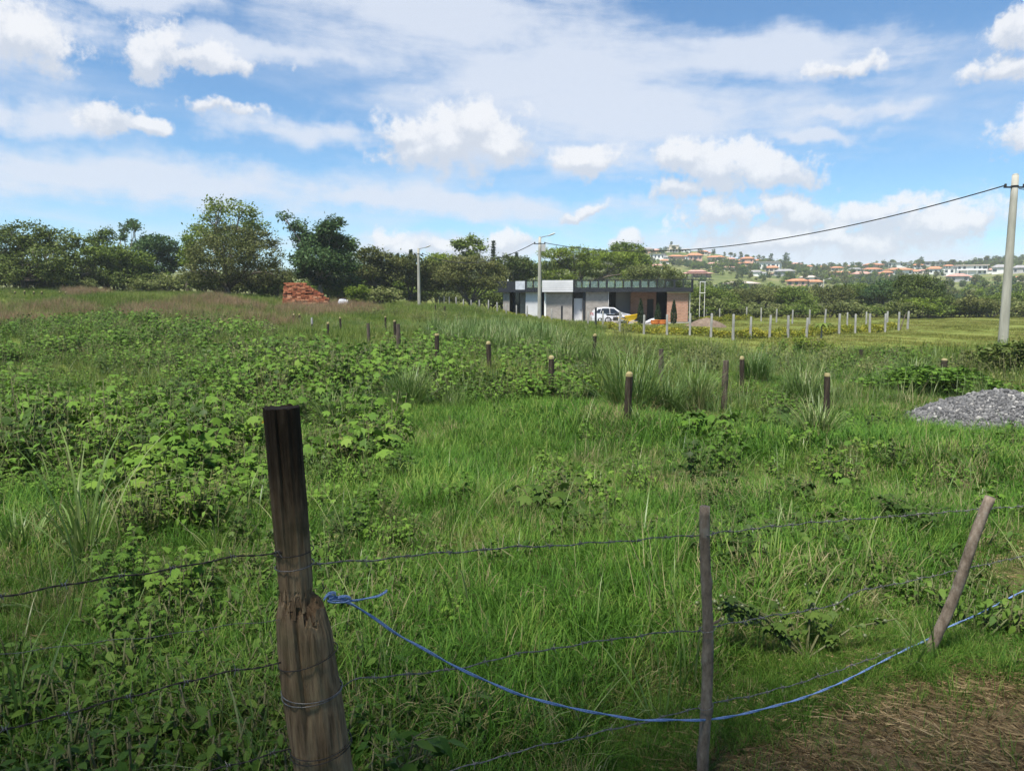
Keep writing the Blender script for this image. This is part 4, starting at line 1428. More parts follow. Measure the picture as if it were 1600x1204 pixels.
px_tree('round_dark_tree', 'darkest dense rounded tree at the edge of the pasture', 1436, 428, 100, 92, 'crown_dark', 39, n=13000, leaf=.25,
        lump_px=[(1425, 444, 26, 14), (1450, 448, 26, 14), (1410, 462, 26, 14), (1440, 468, 38, 16), (1468, 472, 22, 14), (1420, 484, 30, 10), (1455, 486, 28, 9)], h0=.8)
for k, (px, yt, w, Y, mt, lab) in enumerate([
        (1105, 449, 70, 98, 'crown_mid', 'green bushy tree just past the brick end of the house'),
        (1150, 455, 80, 104, 'crown_olive', 'olive bushy tree below the long pale roof'),
        (1195, 450, 80, 106, 'crown_pale', 'pale greyish-green bushy tree beside the olive one'),
        (1240, 453, 70, 102, 'crown_mid', 'green tree left of the slender lamp pole'),
        (1300, 450, 80, 112, 'crown_olive', 'grey-green leafy tree right of the slender lamp pole'),
        (1345, 446, 80, 115, 'crown_mid', 'tall mixed green tree between lamp pole and darkest rounded tree'),
        (1380, 441, 70, 112, 'crown_blue', 'bluish green tree touching the darkest rounded tree'),
        (1500, 470, 60, 92, 'crown_olive', 'low brownish-green tree past the darkest rounded tree'),
        (1545, 466, 80, 105, 'crown_mid', 'green tree left of the stout concrete pole'),
        (1600, 458, 80, 100, 'crown_mid', 'leafy tree right of the stout concrete pole'),
        (1660, 452, 90, 100, 'crown_dark', 'dark tree beyond the stout concrete pole')]):
    px_tree('bushy_tree', lab, px, yt, w * 1.15, Y, mt, 60 + k, n=6500, leaf=.25, h0=.6, group=None)


def conifer(px, ytop, ybase, Y, wpx, label, seed):
    b, t = at(px, ybase, Y), at(px, ytop, Y)
    p = G(px, Y)
    H = t.z - p.z
    r = np.random.default_rng(seed)
    root = empty('conifer', p)
    tag(root, label, 'tree', 'conifers behind the tree line')
    m_ = MB()
    m_.tube([(0, 0, -.3), (0, 0, H * .5), (0.02, 0, H)], [.2, .12, .02], 7)
    C, W = [], wpx / F * Y / 2
    z0 = b.z - p.z - 3
    lv = 15
    for i in range(lv):
        z_ = z0 + (H - z0) * i / lv
        rr = W * (1 - (i / lv) ** 1.6) * r.uniform(.8, 1.1) + .1
        for a in np.linspace(0, 2 * math.pi, 7, endpoint=False) + i:
            m_.tube([(0, 0, z_), (rr * math.cos(a), rr * math.sin(a), z_ + .12 * rr)], [.03, .01], 4)
            t_ = r.uniform(.25, 1.05, 16)
            C.append(np.stack([rr * t_ * math.cos(a), rr * t_ * math.sin(a), z_ + .12 * rr * t_], 1) + r.normal(size=(16, 3)) * .10)
    m_.build('trunk', 'bark', root)
    V, Fq, rn = leaf_quads(np.concatenate(C), .34, r, .3, .4)
    obj('crown', np_mesh('crown', V, [Fq], rn), 'crown_conifer', root)


conifer(771, 374, 410, 130, 12, 'slim tiered conifer standing highest behind the olive mound tree', 1)
conifer(807, 394, 408, 170, 11, 'small tiered conifer beside the house with the pink roof', 2)
conifer(643, 389, 405, 140, 11, 'pale hazy tiered conifer left of the lamp pole', 3)
conifer(623, 395, 408, 150, 9, 'small pointed conifer tip left of the pale hazy one', 4)


# bushes: a few kinds, copied along the foot of the trees
def bush_proto(name, mat, seed, n=1500, leaf=.2, W=3.2, H=2.4):
    r = np.random.default_rng(seed)
    lumps = [(r.uniform(-.3, .3) * W, r.uniform(-.3, .3) * W, H * r.uniform(.3, .68), W * r.uniform(.2, .34), W * r.uniform(.2, .34), H * r.uniform(.2, .33)) for _ in range(7)]
    P, out, cc = crown_points(lumps, n, r, .3, .5, .8)
    P = P[P[:, 2] > .02]
    V, Fq, rn = leaf_quads(P, leaf, r, .4, .6)
    m_ = MB()
    for L in lumps:
        limb(m_, (0, 0, -.2), L[:3], .06, .02, r, 5, .15, 4)
    return np_mesh(name, V, [Fq], rn), m_.mesh('stems')


BUSH = {}
for k, (nm, mt) in enumerate([('olive', 'crown_olive'), ('mid', 'crown_mid'), ('pale', 'crown_pale'), ('dark', 'crown_dark'), ('bright', 'crown_bright'), ('weed', 'weed_leaf')]):
    BUSH[nm] = []
    for j in range(2):
        c_, s_ = bush_proto('bush_' + nm, mt, 100 + 7 * k + j, 1700)
        c_.materials.append(MATS[mt])
        s_.materials.append(MATS['bark'])
        BUSH[nm].append((c_, s_))


def bush(kind, p, W, H, label, group=None, rz=None, j=None, name='bush', cat='bush'):
    c_, s_ = BUSH[kind][random.randrange(2) if j is None else j]
    root = empty(name, p, random.uniform(0, 6.28) if rz is None else rz)
    root.scale = (W / 3.2, W / 3.2, H / 2.4)
    tag(root, label, cat, group)
    obj('foliage', c_, None, root)
    obj('stems', s_, None, root)
    return root


COLN = {'olive': 'olive brown', 'mid': 'mid-green', 'pale': 'pale yellowish', 'dark': 'dark green', 'bright': 'bright green'}
rr = random.Random(5)
for px in range(-70, 860, 21):
    if 540 < px < 580:
        continue
    kd = rr.choice(['olive', 'mid', 'dark', 'dark', 'olive', 'mid', 'pale'])
    Y = rr.uniform(74, 88) if px < 640 else rr.uniform(88, 97)
    bush(kd, G(px + rr.uniform(-8, 8), Y), rr.uniform(3.4, 5.2), rr.uniform(2.4, 4.0), COLN[kd] + ' bush in the undergrowth of the tree line left of the house',
         COLN[kd] + ' undergrowth bushes left of the house')
for px in range(1090, 1720, 20):
    kd = rr.choice(['olive', 'mid', 'mid', 'pale', 'pale', 'pale', 'bright'])
    Y = rr.uniform(86, 95)
    bush(kd, G(px + rr.uniform(-8, 8), Y), rr.uniform(3.4, 5.4), rr.uniform(1.5, 2.9), COLN[kd] + ' bush along the far edge of the pasture',
         COLN[kd] + ' bushes along the far edge of the pasture')
px_tree('round_bush', 'single rounded bright green bush beside the covered pile', 559, 445, 34, 60, 'crown_bright', 71, n=4000, leaf=.15, h0=.3, clump=.22, cat='bush', trunk=.07,
        lump_px=[(552, 456, 10, 8), (566, 455, 10, 8), (559, 464, 13, 10), (563, 475, 9, 9), (555, 473, 8, 8)])
bush('pale', G(250, 72), 4.2, 2.0, 'pale yellow-green flowering shrub at the foot of the thicket')
bush('pale', G(132, 70), 2.6, 2.0, 'grey-leaved shrub beside the spreading tree')
bush('pale', G(595, 70), 4.4, 2.6, 'grey half-bare shrub behind the round bright bush')
bush('dark', G(655, 86), 2.8, 1.9, 'dusky shrub at the foot of the lamp pole by the trees')
bush('dark', G(1592, 21.5), 2.3, 1.25, 'dark leafy bush at the foot of the stout concrete pole')
bush('olive', G(1560, 23), 1.8, .9, 'brownish low bush leaning against the dark leafy bush')
bush('weed', G(1500, 17.0), 2.4, .8, 'low fresh green bush right behind the gravel heap')
bush('weed', G(1440, 17.5), 2.2, .7, 'low fresh green bush left of the gravel heap')
bush('bright', G(1276, 30.0), 1.6, .75, 'yellow-green rounded bush between pasture and tall grass', 'yellow bush')


# narrow cypresses in front of the house
def cypress(px, v, ytop, label, seed):
    s = hx(px, v)
    p = house_pt(s, v)
    H = at(px, ytop, p.y).z - p.z
    r = np.random.default_rng(seed)
    root = empty('cypress', p)
    tag(root, label, 'cypress', None)
    MB().tube([(0, 0, -.2), (0, 0, H * .7)], [.05, .02], 6).build('trunk', 'bark', root)
    N = 1500
    z_ = r.uniform(.1, 1, N)
    w_ = .27 * np.sin(np.pi * np.clip(z_, 0, 1) ** .65) ** .8 + .02
    a = r.uniform(0, 6.28, N)
    q = np.sqrt(r.uniform(.3, 1, N))
    C = np.stack([w_ * q * np.cos(a), w_ * q * np.sin(a), z_ * H], 1)
    V, Fq, rn = leaf_quads(C, .13, r, 0.0, .4, -1.5)
    obj('crown', np_mesh('crown', V, [Fq], rn), 'crown_conifer', root)


cypress(1001, -4.2, 467, 'pencil-thin cypress beside the yellow wheelbarrow', 1)
cypress(1028, -3.0, 473, 'smallest pencil-thin cypress before the black carport opening', 2)
cypress(1053, -3.6, 469, 'pencil-thin dark cypress in front of the brick end wall', 3)


# yellow-green clipped hedges inside the posts
def hedge(a, b, h, w, label, seed, dens=420):
    r = np.random.default_rng(seed)
    Ld = (b - a).length
    root = empty('hedge', (a.x, a.y, gz(a.x, a.y)))
    tag(root, label, 'hedge')
    N = int(Ld * dens)
    t = r.uniform(0, 1, N)
    d = (b - a).normalized()
    nrm = Vector((-d.y, d.x, 0))
    bump_ = 1 + .22 * np.sin(t * Ld * 1.7) + .15 * np.sin(t * Ld * 4.1 + 2)
    ph = r.uniform(0, np.pi, N)
    q = r.uniform(.75, 1.05, N)
    off = w * bump_ * np.cos(ph) * q
    zz = h * bump_ * np.sin(ph) ** .6 * q
    x_ = a.x + d.x * t * Ld + nrm.x * off
    y_ = a.y + d.y * t * Ld + nrm.y * off
    z_ = ground_z(x_, y_) + zz
    C = np.stack([x_ - a.x, y_ - a.y, z_ - gz(a.x, a.y)], 1)
    V, Fq, rn = leaf_quads(C, .13, r, .4, .6)
    obj('foliage', np_mesh('foliage', V, [Fq], rn), 'hedge_leaf', root)
    m_ = MB()
    for k in range(int(Ld / .8)):
        x0 = a + d * (k * .8)
        z0 = gz(x0.x, x0.y) - gz(a.x, a.y)
        m_.tube([(x0.x - a.x, x0.y - a.y, z0 - .1), (x0.x - a.x + r.uniform(-.2, .2), x0.y - a.y, z0 + h * .8)], [.03, .01], 4)
    m_.build('stems', 'bark', root)


off = Vector((0.9, 0.6, 0))
hedge(on_line(850, FP0, FP1) + off, FP1 + Vector((.2, 1.2, 0)), .42, .5, 'low yellow-green hedge running behind the concrete posts in front of the house', 4)
hedge(FP1 + Vector((.6, 1.0, 0)), FP2 + Vector((-1.2, .3, 0)), .45, .5, 'low yellow-green hedge along the pasture side of the house plot', 5)
hedge(on_line(690, FP0, FP1) + off, on_line(846, FP0, FP1) + off, .42, .6, 'low yellow flowering hedge along the posts left of the house', 6)
hedge(Vector((18.0, 72, 0)), Vector((24.5, 77, 0)), .5, .5, 'short yellow-green hedge behind the mound of earth', 7)


# small papaya-like plant in the pasture
def rosette_plant(p, H, label):
    r = np.random.default_rng(9)
    root = empty('papaya_plant', p)
    tag(root, label, 'plant')
    MB().tube([(0, 0, -.1), (.03, 0, H * .6), (0, 0, H)], [.06, .045, .03], 7).build('trunk', 'bark_pale', root)
    for k in range(9):
        a = k * 2.4
        L_ = r.uniform(.5, .8)
        V, F_ = [], []
        for i in range(6):
            t = i / 5
            rad, z_ = L_ * t, H + .35 * math.sin(t * 2.6) * L_ - .25 * t * t
            w_ = .12 * math.sin(math.pi * min(1, t * .9 + .1))
            V += [(rad * math.cos(a) - w_ * math.sin(a), rad * math.sin(a) + w_ * math.cos(a), z_ - .03), (rad * math.cos(a), rad * math.sin(a), z_), (rad * math.cos(a) + w_ * math.sin(a), rad * math.sin(a) - w_ * math.cos(a), z_ - .03)]
        for i in range(5):
            F_ += [(3 * i, 3 * i + 1, 3 * i + 4, 3 * i + 3), (3 * i + 1, 3 * i + 2, 3 * i + 5, 3 * i + 4)]
        MB().add(V, F_, r=r.random()).build('frond', 'crown_mid', root)


rosette_plant(G(1285, 43.0), .75, 'small palm-like plant with drooping leaves beside the pasture posts')


# ------------------------------------------------------------------ far hillside: houses and trees
def hill_house(px, ytop, ybase, wpx, wall, roof, label, style='hip', group=None, storeys=None, Y=None):
    if Y is None:
        p = on_ground(px, ybase, 150, 560)
    else:
        p = G(px, Y)
    s = p.y / F
    W, H = wpx * s, max((ybase - ytop) * s, 3.0)
    D_ = W * .65
    r = random.Random(int(px * 13 + ytop))
    root = empty('hillside_house', (p.x, p.y, p.z - .2), r.uniform(-.3, .3) + -math.atan2(p.x, p.y) * .8)
    tag(root, label, 'house', group)
    hr = H * (.34 if style == 'hip' else .08)
    hw = H - hr
    MB().box((-W * .46, -D_ / 2, -1.5), (W * .46, D_ / 2, hw)).build('wall', wall, root)
    if style == 'hip':
        e, rd = W * .54, W * .26
        d2 = D_ * .62
        V = [(-e, -d2, hw + .002), (e, -d2, hw + .002), (e, d2, hw + .002), (-e, d2, hw + .002), (-rd, 0, H), (rd, 0, H),
             (-e, -d2, hw + .18), (e, -d2, hw + .18), (e, d2, hw + .18), (-e, d2, hw + .18)]
        F_ = [(3, 2, 1, 0), (0, 1, 7, 6), (1, 2, 8, 7), (2, 3, 9, 8), (3, 0, 6, 9), (6, 7, 5, 4), (8, 9, 4, 5), (7, 8, 5), (9, 6, 4)]
        rf = MB().add(V, F_).build('roof', roof, root)
    else:
        rf = MB().box((-W * .51, -D_ * .58, hw + .002), (W * .51, D_ * .58, H)).build('roof', roof, root)
    # a lower wing makes no two outlines alike
    if r.random() < .75:
        sd = r.choice((-1, 1))
        w2, h2 = W * r.uniform(.25, .5), hw * r.uniform(.55, .85)
        xa, xb = sorted((sd * W * .463, sd * (W * .463 + w2)))
        y2 = D_ * r.uniform(.25, .42)
        an = MB().box((xa, -y2, -1.5), (xb, y2, h2)).build('wing', r.choice(['wall_white', 'wall_cream', wall]), root)
        rh = h2 + hr * r.uniform(.3, .8)
        e = .4
        MB().add([(xa - e * (sd < 0), -y2 - e, h2 + .002), (xb + e * (sd > 0), -y2 - e, h2 + .002), (xb + e * (sd > 0), y2 + e, h2 + .002), (xa - e * (sd < 0), y2 + e, h2 + .002), (xa, 0, rh), (xb, 0, rh)],
                 [(3, 2, 1, 0), (0, 1, 5, 4), (2, 3, 4, 5), (1, 2, 5), (3, 0, 4)]).build('wing_roof', r.choice([roof, roof, 'roof_grey', 'roof_pink']), an)
        for q in (.3, .7):
            xc = xa + (xb - xa) * q
            MB().box((xc - w2 * .1, -y2 - .06, h2 * .35), (xc + w2 * .1, -y2 - .003, h2 * .75)).build('window', 'window_far', an)
    ns = storeys or (2 if hw > 4.6 else 1)
    nw = max(3, int(W / 2.4))
    for f in range(ns):
        zc = hw * (f + .55) / ns
        wh = min(1.5, hw / ns * .55)
        for k in range(nw):
            xc = -W * .46 + W * .92 * (k + .5) / nw
            if r.random() < .22:
                continue
            ww = W * .92 / nw * r.choice([.35, .5, .5, .75])
            b = MB().box((xc - ww / 2, -D_ / 2 - .06, zc - wh / 2), (xc + ww / 2, -D_ / 2 - .003, zc + wh / 2)).build('window', 'window_far', root)
    if ns == 2 and r.random() < .75:
        MB().box((-W * .44, -D_ / 2 - 1.2, hw * .47), (W * .44, -D_ / 2 - .065, hw * .47 + .16)).build('balcony', wall, root)
        for k in range(4):
            xc = -W * .42 + W * .84 * k / 3
            MB().box((xc - .12, -D_ / 2 - 1.15, -1.0), (xc + .12, -D_ / 2 - .92, hw * .47 - .002)).build('column', 'wall_white', root)
    return root


HH = [
    (1009, 386, 396, 24, 'wall_salmon', 'roof_grey', 'pinkish house with dark roof highest on the hill crest', 'hip'),
    (1053, 383, 394, 15, 'wall_cream', 'wall_cream', 'tall cream tower-like house on the hill crest', 'flat'),
    (1028, 397, 405, 24, 'wall_white', 'roof_grey', 'white flat-roofed house with dark windows below the pinkish house', 'flat'),
    (1056, 398, 406, 24, 'wall_salmon', 'roof_tile', 'orange-roofed house directly below the cream tower', 'hip'),
    (1085, 395, 407, 22, 'wall_salmon', 'roof_tile', 'two-storey salmon house above the sloping meadow', 'hip'),
    (1119, 399, 408, 26, 'wall_cream', 'roof_tile', 'broad orange-roofed house at the end of the sloping meadow', 'hip'),
    (1163, 395, 402, 14, 'wall_white', 'roof_blue', 'house with bright blue roof among hillside trees', 'hip'),
    (1168, 401, 410, 20, 'wall_salmon', 'roof_tile', 'orange house directly below the blue roof', 'hip'),
    (1162, 409, 416, 19, 'wall_salmon', 'roof_tile', 'low orange-roofed house two below the blue roof', 'hip'),
    (1026, 414, 421, 22, 'wall_white', 'roof_pink', 'low pink-roofed house under the sloping meadow', 'hip'),
    (1139, 416, 423, 17, 'wall_white', 'roof_pink', 'small pale house with pink roof in mid slope', 'hip'),
    (1203, 409, 421, 34, 'wall_white', 'roof_grey', 'modern white box house behind an orange-roofed one', 'flat'),
    (1206, 415, 425, 20, 'wall_cream', 'roof_tile', 'bright orange-roofed house before the modern white box', 'hip'),
    (1226, 420, 431, 30, 'wall_grey', 'roof_grey', 'grey-roofed house below the bright orange roof', 'hip'),
    (1263, 430, 440, 24, 'wall_white', 'roof_pale', 'pale-roofed house with white colonnade above two orange roofs', 'hip'),
    (1246, 435, 446, 31, 'wall_salmon', 'roof_tile', 'wide orange roof low on the slope', 'hip'),
    (1271, 439, 447, 27, 'wall_cream', 'roof_tile', 'yellowish-orange roof next to the slender lamp pole', 'hip'),
    (1156, 443, 451, 52, 'wall_grey', 'roof_pale', 'long low shed with pale roof behind the bushes', 'hip'),
    (1288, 413, 421, 18, 'wall_white', 'roof_tile', 'small orange-roofed house in the dip of the skyline', 'hip'),
    (1307, 416, 423, 18, 'wall_cream', 'roof_tile', 'small cream house in the dip of the skyline', 'hip'),
    (1312, 424, 431, 30, 'wall_salmon', 'roof_tile', 'wide low orange roof under the skyline dip', 'hip'),
    (1364, 411, 419, 26, 'wall_salmon', 'roof_tile', 'upper of three stacked orange roofs', 'hip'),
    (1362, 418, 426, 26, 'wall_white', 'roof_tile', 'middle of three stacked orange roofs', 'hip'),
    (1346, 424, 436, 28, 'wall_grey', 'roof_pink', 'lowest of three stacked roofs, dull pink', 'hip'),
    (1404, 410, 417, 34, 'wall_white', 'roof_grey', 'long white house with grey roof near the ridge', 'flat'),
    (1404, 418, 429, 35, 'wall_white', 'roof_tile', 'orange-roofed house with white columns and dark verandah', 'hip'),
    (1460, 416, 428, 21, 'wall_white', 'roof_tile', 'compact white house with orange roof', 'hip'),
    (1462, 404, 411, 38, 'wall_grey', 'roof_grey', 'long grey building on the ridge', 'flat'),
    (1502, 405, 411, 14, 'wall_white', 'roof_grey', 'tiny white house alone on the ridge', 'hip'),
    (1516, 414, 429, 44, 'wall_white', 'roof_pale', 'large white two-storey house above the bright green meadow', 'flat'),
    (1564, 413, 427, 24, 'wall_white', 'roof_grey', 'greyish white house just left of the stout pole', 'hip'),
    (1594, 414, 427, 20, 'wall_grey', 'roof_grey', 'grey house just right of the stout pole', 'hip'),
    (1496, 427, 440, 28, 'wall_grey', 'roof_pink', 'weathered grey house left of the bright green meadow', 'hip'),
    (1596, 433, 441, 22, 'wall_cream', 'roof_tile', 'red-roofed house low at the right foot of the slope', 'hip'),
    (824, 405, 414, 13, 'wall_white', 'roof_pink', 'white cottage with pink roof above the left end of the flat roof', 'hip'),
]
for h in HH:
    hill_house(*h)
EX = []
for px, yt, yb, w, wl, rf in ((1072, 388, 394, 14, 'wall_white', 'roof_grey'), (1098, 391, 398, 15, 'wall_cream', 'roof_tile'), (1038, 406, 412, 15, 'wall_white', 'roof_tile'), (1141, 403, 409, 14, 'wall_salmon', 'roof_pink'),
                              (1184, 405, 411, 16, 'wall_white', 'roof_tile'), (1243, 410, 417, 16, 'wall_cream', 'roof_pink'), (1262, 414, 421, 15, 'wall_white', 'roof_tile'), (1330, 413, 419, 15, 'wall_white', 'roof_pink'),
                              (1336, 418, 425, 18, 'wall_cream', 'roof_grey'), (1385, 424, 431, 16, 'wall_salmon', 'roof_tile'), (1434, 412, 419, 16, 'wall_white', 'roof_tile'), (1440, 421, 428, 14, 'wall_cream', 'roof_pink'),
                              (1482, 414, 420, 14, 'wall_white', 'roof_tile'), (1545, 420, 427, 16, 'wall_white', 'roof_pink'), (1180, 424, 431, 20, 'wall_white', 'roof_grey'), (1113, 411, 417, 14, 'wall_white', 'roof_pink')):
    EX.append((px, yt, yb, w))
    cl_ = {'wall_white': 'white', 'wall_cream': 'cream', 'wall_salmon': 'salmon'}[wl]
    cr_ = {'roof_grey': 'grey', 'roof_tile': 'orange', 'roof_pink': 'dull pink'}[rf]
    hill_house(px, yt, yb, w, wl, rf, 'small %s hillside house with %s roof squeezed between larger ones' % (cl_, cr_), 'hip', 'small %s houses with %s roofs' % (cl_, cr_))


def steel_house():
    # near hillside house on dark steel stilts
    p = on_ground(1088, 437, 150, 560)
    s = p.y / F
    W = 46 * s
    root = empty('stilt_house', p, -.15)
    tag(root, 'open dark steel-framed house with pale red roof above the glass railing', 'house')
    h = 15 * s
    for i in range(7):
        for y_ in (-3, 3):
            x_ = -W * .45 + W * .9 * i / 6
            MB().box((x_ - .12, y_ - .12, -2), (x_ + .12, y_ + .12, h * .62)).build('column', 'black_steel', root)
    MB().box((-W * .47, -3.3, h * .22), (W * .47, 3.3, h * .28)).build('floor', 'black_steel', root)
    MB().box((-W * .1, -2.2, h * .283), (W * .44, 2.2, h * .617)).build('wall', 'wall_salmon', root)
    for q, (x0, x1, z0, z1) in enumerate(((-.56, .56, .62, .80), (-.34, .34, .802, 1.0))):
        e = W * x1
        V = [(-e, -4 + q, h * z0), (e, -4 + q, h * z0), (e, 4 - q, h * z0), (-e, 4 - q, h * z0), (-e * .55, 0, h * z1), (e * .55, 0, h * z1)]
        MB().add(V, [(3, 2, 1, 0), (0, 1, 5, 4), (2, 3, 4, 5), (1, 2, 5), (3, 0, 4)]).build('roof', 'roof_pink', root)


steel_house()

# hillside trees
HT = []
for k, mt in enumerate(('crown_mid', 'crown_dark', 'crown_olive', 'crown_blue', 'crown_bright')):
    r = np.random.default_rng(300 + k)
    lumps = auto_lumps(6, 7, 1.2, r, 6)
    P, out, cc = crown_points(lumps, 700, r, .7, .55, .6)
    V, Fq, rn = leaf_quads(P, .62, r, .4, .65)
    me = np_mesh('tree_crown', V, [Fq], rn)
    me.materials.append(MATS[mt])
    tm = MB()
    limb(tm, (0, 0, -.8), (0, 0, 4), .25, .1, r, 6, .05)
    tm = tm.mesh('tree_trunk')
    tm.materials.append(MATS['bark'])
    HT.append((me, tm))


def hill_tree(px, ytop, ybase, label, group, k, wide=1.0, Y=None):
    p = on_ground(px, ybase, 150, 560) if Y is None else G(px, Y)
    H = (ybase - ytop) * p.y / F
    root = empty('hillside_tree', p, random.uniform(0, 6))
    root.scale = (H / 7 * wide, H / 7 * wide, H / 7)
    tag(root, label, 'tree', group)
    obj('crown', HT[k][0], None, root)
    obj('trunk', HT[k][1], None, root)


hill_tree(1228, 390, 410, 'tallest tree on the hillside, feathery, beside the modern white box house', None, 3, .9)
hill_tree(1204, 395, 411, 'second tall tree on the hillside above the modern white box house', None, 1, .9)
hill_tree(1439, 395, 410, 'tall palm-like tree breaking the ridge line by the long grey building', None, 3, .9)
hill_tree(1049, 377, 388, 'lone round tree on the crest beside the cream tower', None, 1, .8)
rr = random.Random(8)
for px in range(985, 1700, 13):
    u = (px - 800) / F
    yr = float(np.interp(u, RIDGE_U, RIDGE_P))
    h = rr.uniform(6, 13)
    hill_tree(px + rr.uniform(-5, 5), yr - h + 2, yr + 2, 'rounded tree standing on the skyline of the far hill', 'trees on the skyline', rr.randrange(4), rr.uniform(.9, 1.3))


# ------------------------------------------------------------------ scatter (geometry nodes) for what nobody could count
def scatter(name, label, cat, protos, mat, P, rz, sc, tilt=None, zs=None):
    """instances of the proto meshes on the points P; the whole scatter is one object of kind stuff"""
    col = bpy.data.collections.new(name + '_kinds')
    for i, me in enumerate(protos):
        if len(me.materials) == 0:
            me.materials.append(MATS[mat])
        col.objects.link(bpy.data.objects.new('%s_kind_%02d' % (name, i), me))
    N = len(P)
    me = bpy.data.meshes.new(name)
    me.vertices.add(N)
    me.vertices.foreach_set('co', np.asarray(P, np.float32).ravel())
    rot = np.zeros((N, 3), np.float32)
    rot[:, 2] = rz
    if tilt is not None:
        rot[:, :2] = tilt
    a = me.attributes.new('rot', 'FLOAT_VECTOR', 'POINT')
    a.data.foreach_set('vector', rot.ravel())
    s3 = np.repeat(np.asarray(sc, np.float32)[:, None], 3, 1)
    if zs is not None:
        s3[:, 2] *= zs
    a = me.attributes.new('scl', 'FLOAT_VECTOR', 'POINT')
    a.data.foreach_set('vector', s3.ravel())
    a = me.attributes.new('kindix', 'INT', 'POINT')
    a.data.foreach_set('value', rng.integers(0, len(protos), N).astype(np.int32))
    o = bpy.data.objects.new(name, me)
    COL.objects.link(o)
    ng = bpy.data.node_groups.new(name, 'GeometryNodeTree')
    ng.interface.new_socket('Geometry', in_out='INPUT', socket_type='NodeSocketGeometry')
    ng.interface.new_socket('Geometry', in_out='OUTPUT', socket_type='NodeSocketGeometry')
    n = ng.nodes
    gi, go = n.new('NodeGroupInput'), n.new('NodeGroupOutput')
    ci = n.new('GeometryNodeCollectionInfo')
    ci.inputs['Collection'].default_value = col
    ci.inputs['Separate Children'].default_value = True
    ci.inputs['Reset Children'].default_value = True
    ip = n.new('GeometryNodeInstanceOnPoints')
    ip.inputs['Pick Instance'].default_value = True

    def attr(nm, dt):
        q = n.new('GeometryNodeInputNamedAttribute')
        q.data_type = dt
        q.inputs['Name'].default_value = nm
        return q.outputs['Attribute']
    lk = ng.links.new
    lk(gi.outputs[0], ip.inputs['Points'])
    lk(ci.outputs[0], ip.inputs['Instance'])
    lk(attr('kindix', 'INT'), ip.inputs['Instance Index'])
    e2r = n.new('FunctionNodeEulerToRotation')
    lk(attr('rot', 'FLOAT_VECTOR'), e2r.inputs[0])
    lk(e2r.outputs[0], ip.inputs['Rotation'])
    lk(attr('scl', 'FLOAT_VECTOR'), ip.inputs['Scale'])
    lk(ip.outputs[0], go.inputs[0])
    md = o.modifiers.new('scatter', 'NODES')
    md.node_group = ng
    tag(o, label, cat, kind='stuff')
    return o


def blades(nb, rad, L, w, r, seg=3, bend=.6, up=1.0, erect=.35):
    """a tuft of curved grass blades"""
    V, Fq, Ft, rn = [], [], [], []
    base = 0
    for i in range(nb):
        a = r.uniform(0, 6.283)
        q = rad * math.sqrt(r.uniform(0, 1))
        p0 = np.array((q * math.cos(a), q * math.sin(a), -.02))
        da = a + r.normal() * .9
        l_ = L * r.uniform(.45, 1.1)
        th = abs(r.normal()) * erect + .05
        ww = w * r.uniform(.6, 1.2)
        side = np.array((-math.sin(da), math.cos(da), 0)) * ww
        p = p0.copy()
        bd = bend * r.uniform(.3, 1.3)
        rows = []
        for s in range(seg + 1):
            f = s / seg
            k_ = (1 - f) ** .7 if s < seg else 0
            rows.append((p.copy(), side * .5 * (0.55 + .45 * math.sin(min(1, f * 1.6) * math.pi * .5)) * (k_ if s else .8)))
            t = th + bd * f * f * 1.6
            p = p + np.array((math.cos(da) * math.sin(t), math.sin(da) * math.sin(t), math.cos(t))) * l_ / seg
        for s, (c, sd) in enumerate(rows):
            if s < seg:
                V += [c - sd, c + sd]
            else:
                V.append(c)
        for s in range(seg - 1):
            Fq.append((base + 2 * s, base + 2 * s + 1, base + 2 * s + 3, base + 2 * s + 2))
        Ft.append((base + 2 * (seg - 1), base + 2 * (seg - 1) + 1, base + 2 * seg))
        nv = 2 * seg + 1
        rn += [r.random()] * nv
        base += nv
    return np_mesh('tuft', np.array(V), [np.array(Fq), np.array(Ft)], rn)


def wedge_points(n, y0, y1, power=1.0, umax=.82, extra=1.2):
    """points over the field in front of the camera; power 1 = even density"""
    t = rng.random(n)
    Y = (y0 ** (power + 1) + t * (y1 ** (power + 1) - y0 ** (power + 1))) ** (1 / (power + 1))
    X = rng.uniform(-1, 1, n) * (umax * Y + extra)
    return X, Y


def to_P(X, Y, dz=0.0):
    return np.stack([X, Y, ground_z(X, Y) + dz], 1)


def poly_px(pts):
    """corner pixels -> ground polygon"""
    out = []
    for q in pts:
        p = on_ground(q[0], q[1])
        out.append((p.x, p.y))
    return np.array(out)


def inside(poly, X, Y):
    res = np.zeros(len(X), bool)
    j = len(poly) - 1
    for i in range(len(poly)):
        xi, yi = poly[i]
        xj, yj = poly[j]
        c = ((yi > Y) != (yj > Y)) & (X < (xj - xi) * (Y - yi) / (yj - yi + 1e-12) + xi)
        res ^= c
        j = i
    return res


def fnoise(X, Y, s, seed=0):
    """cheap smooth 2-D noise, 0..1"""
    r = np.random.default_rng(seed)
    v = np.zeros(len(X))
    for k in range(6):
        a = r.uniform(0, 6.28)
        f = s * r.uniform(.6, 1.9)
        v += np.sin((X * math.cos(a) + Y * math.sin(a)) * f + r.uniform(0, 6.28))
    return .5 + v / 7


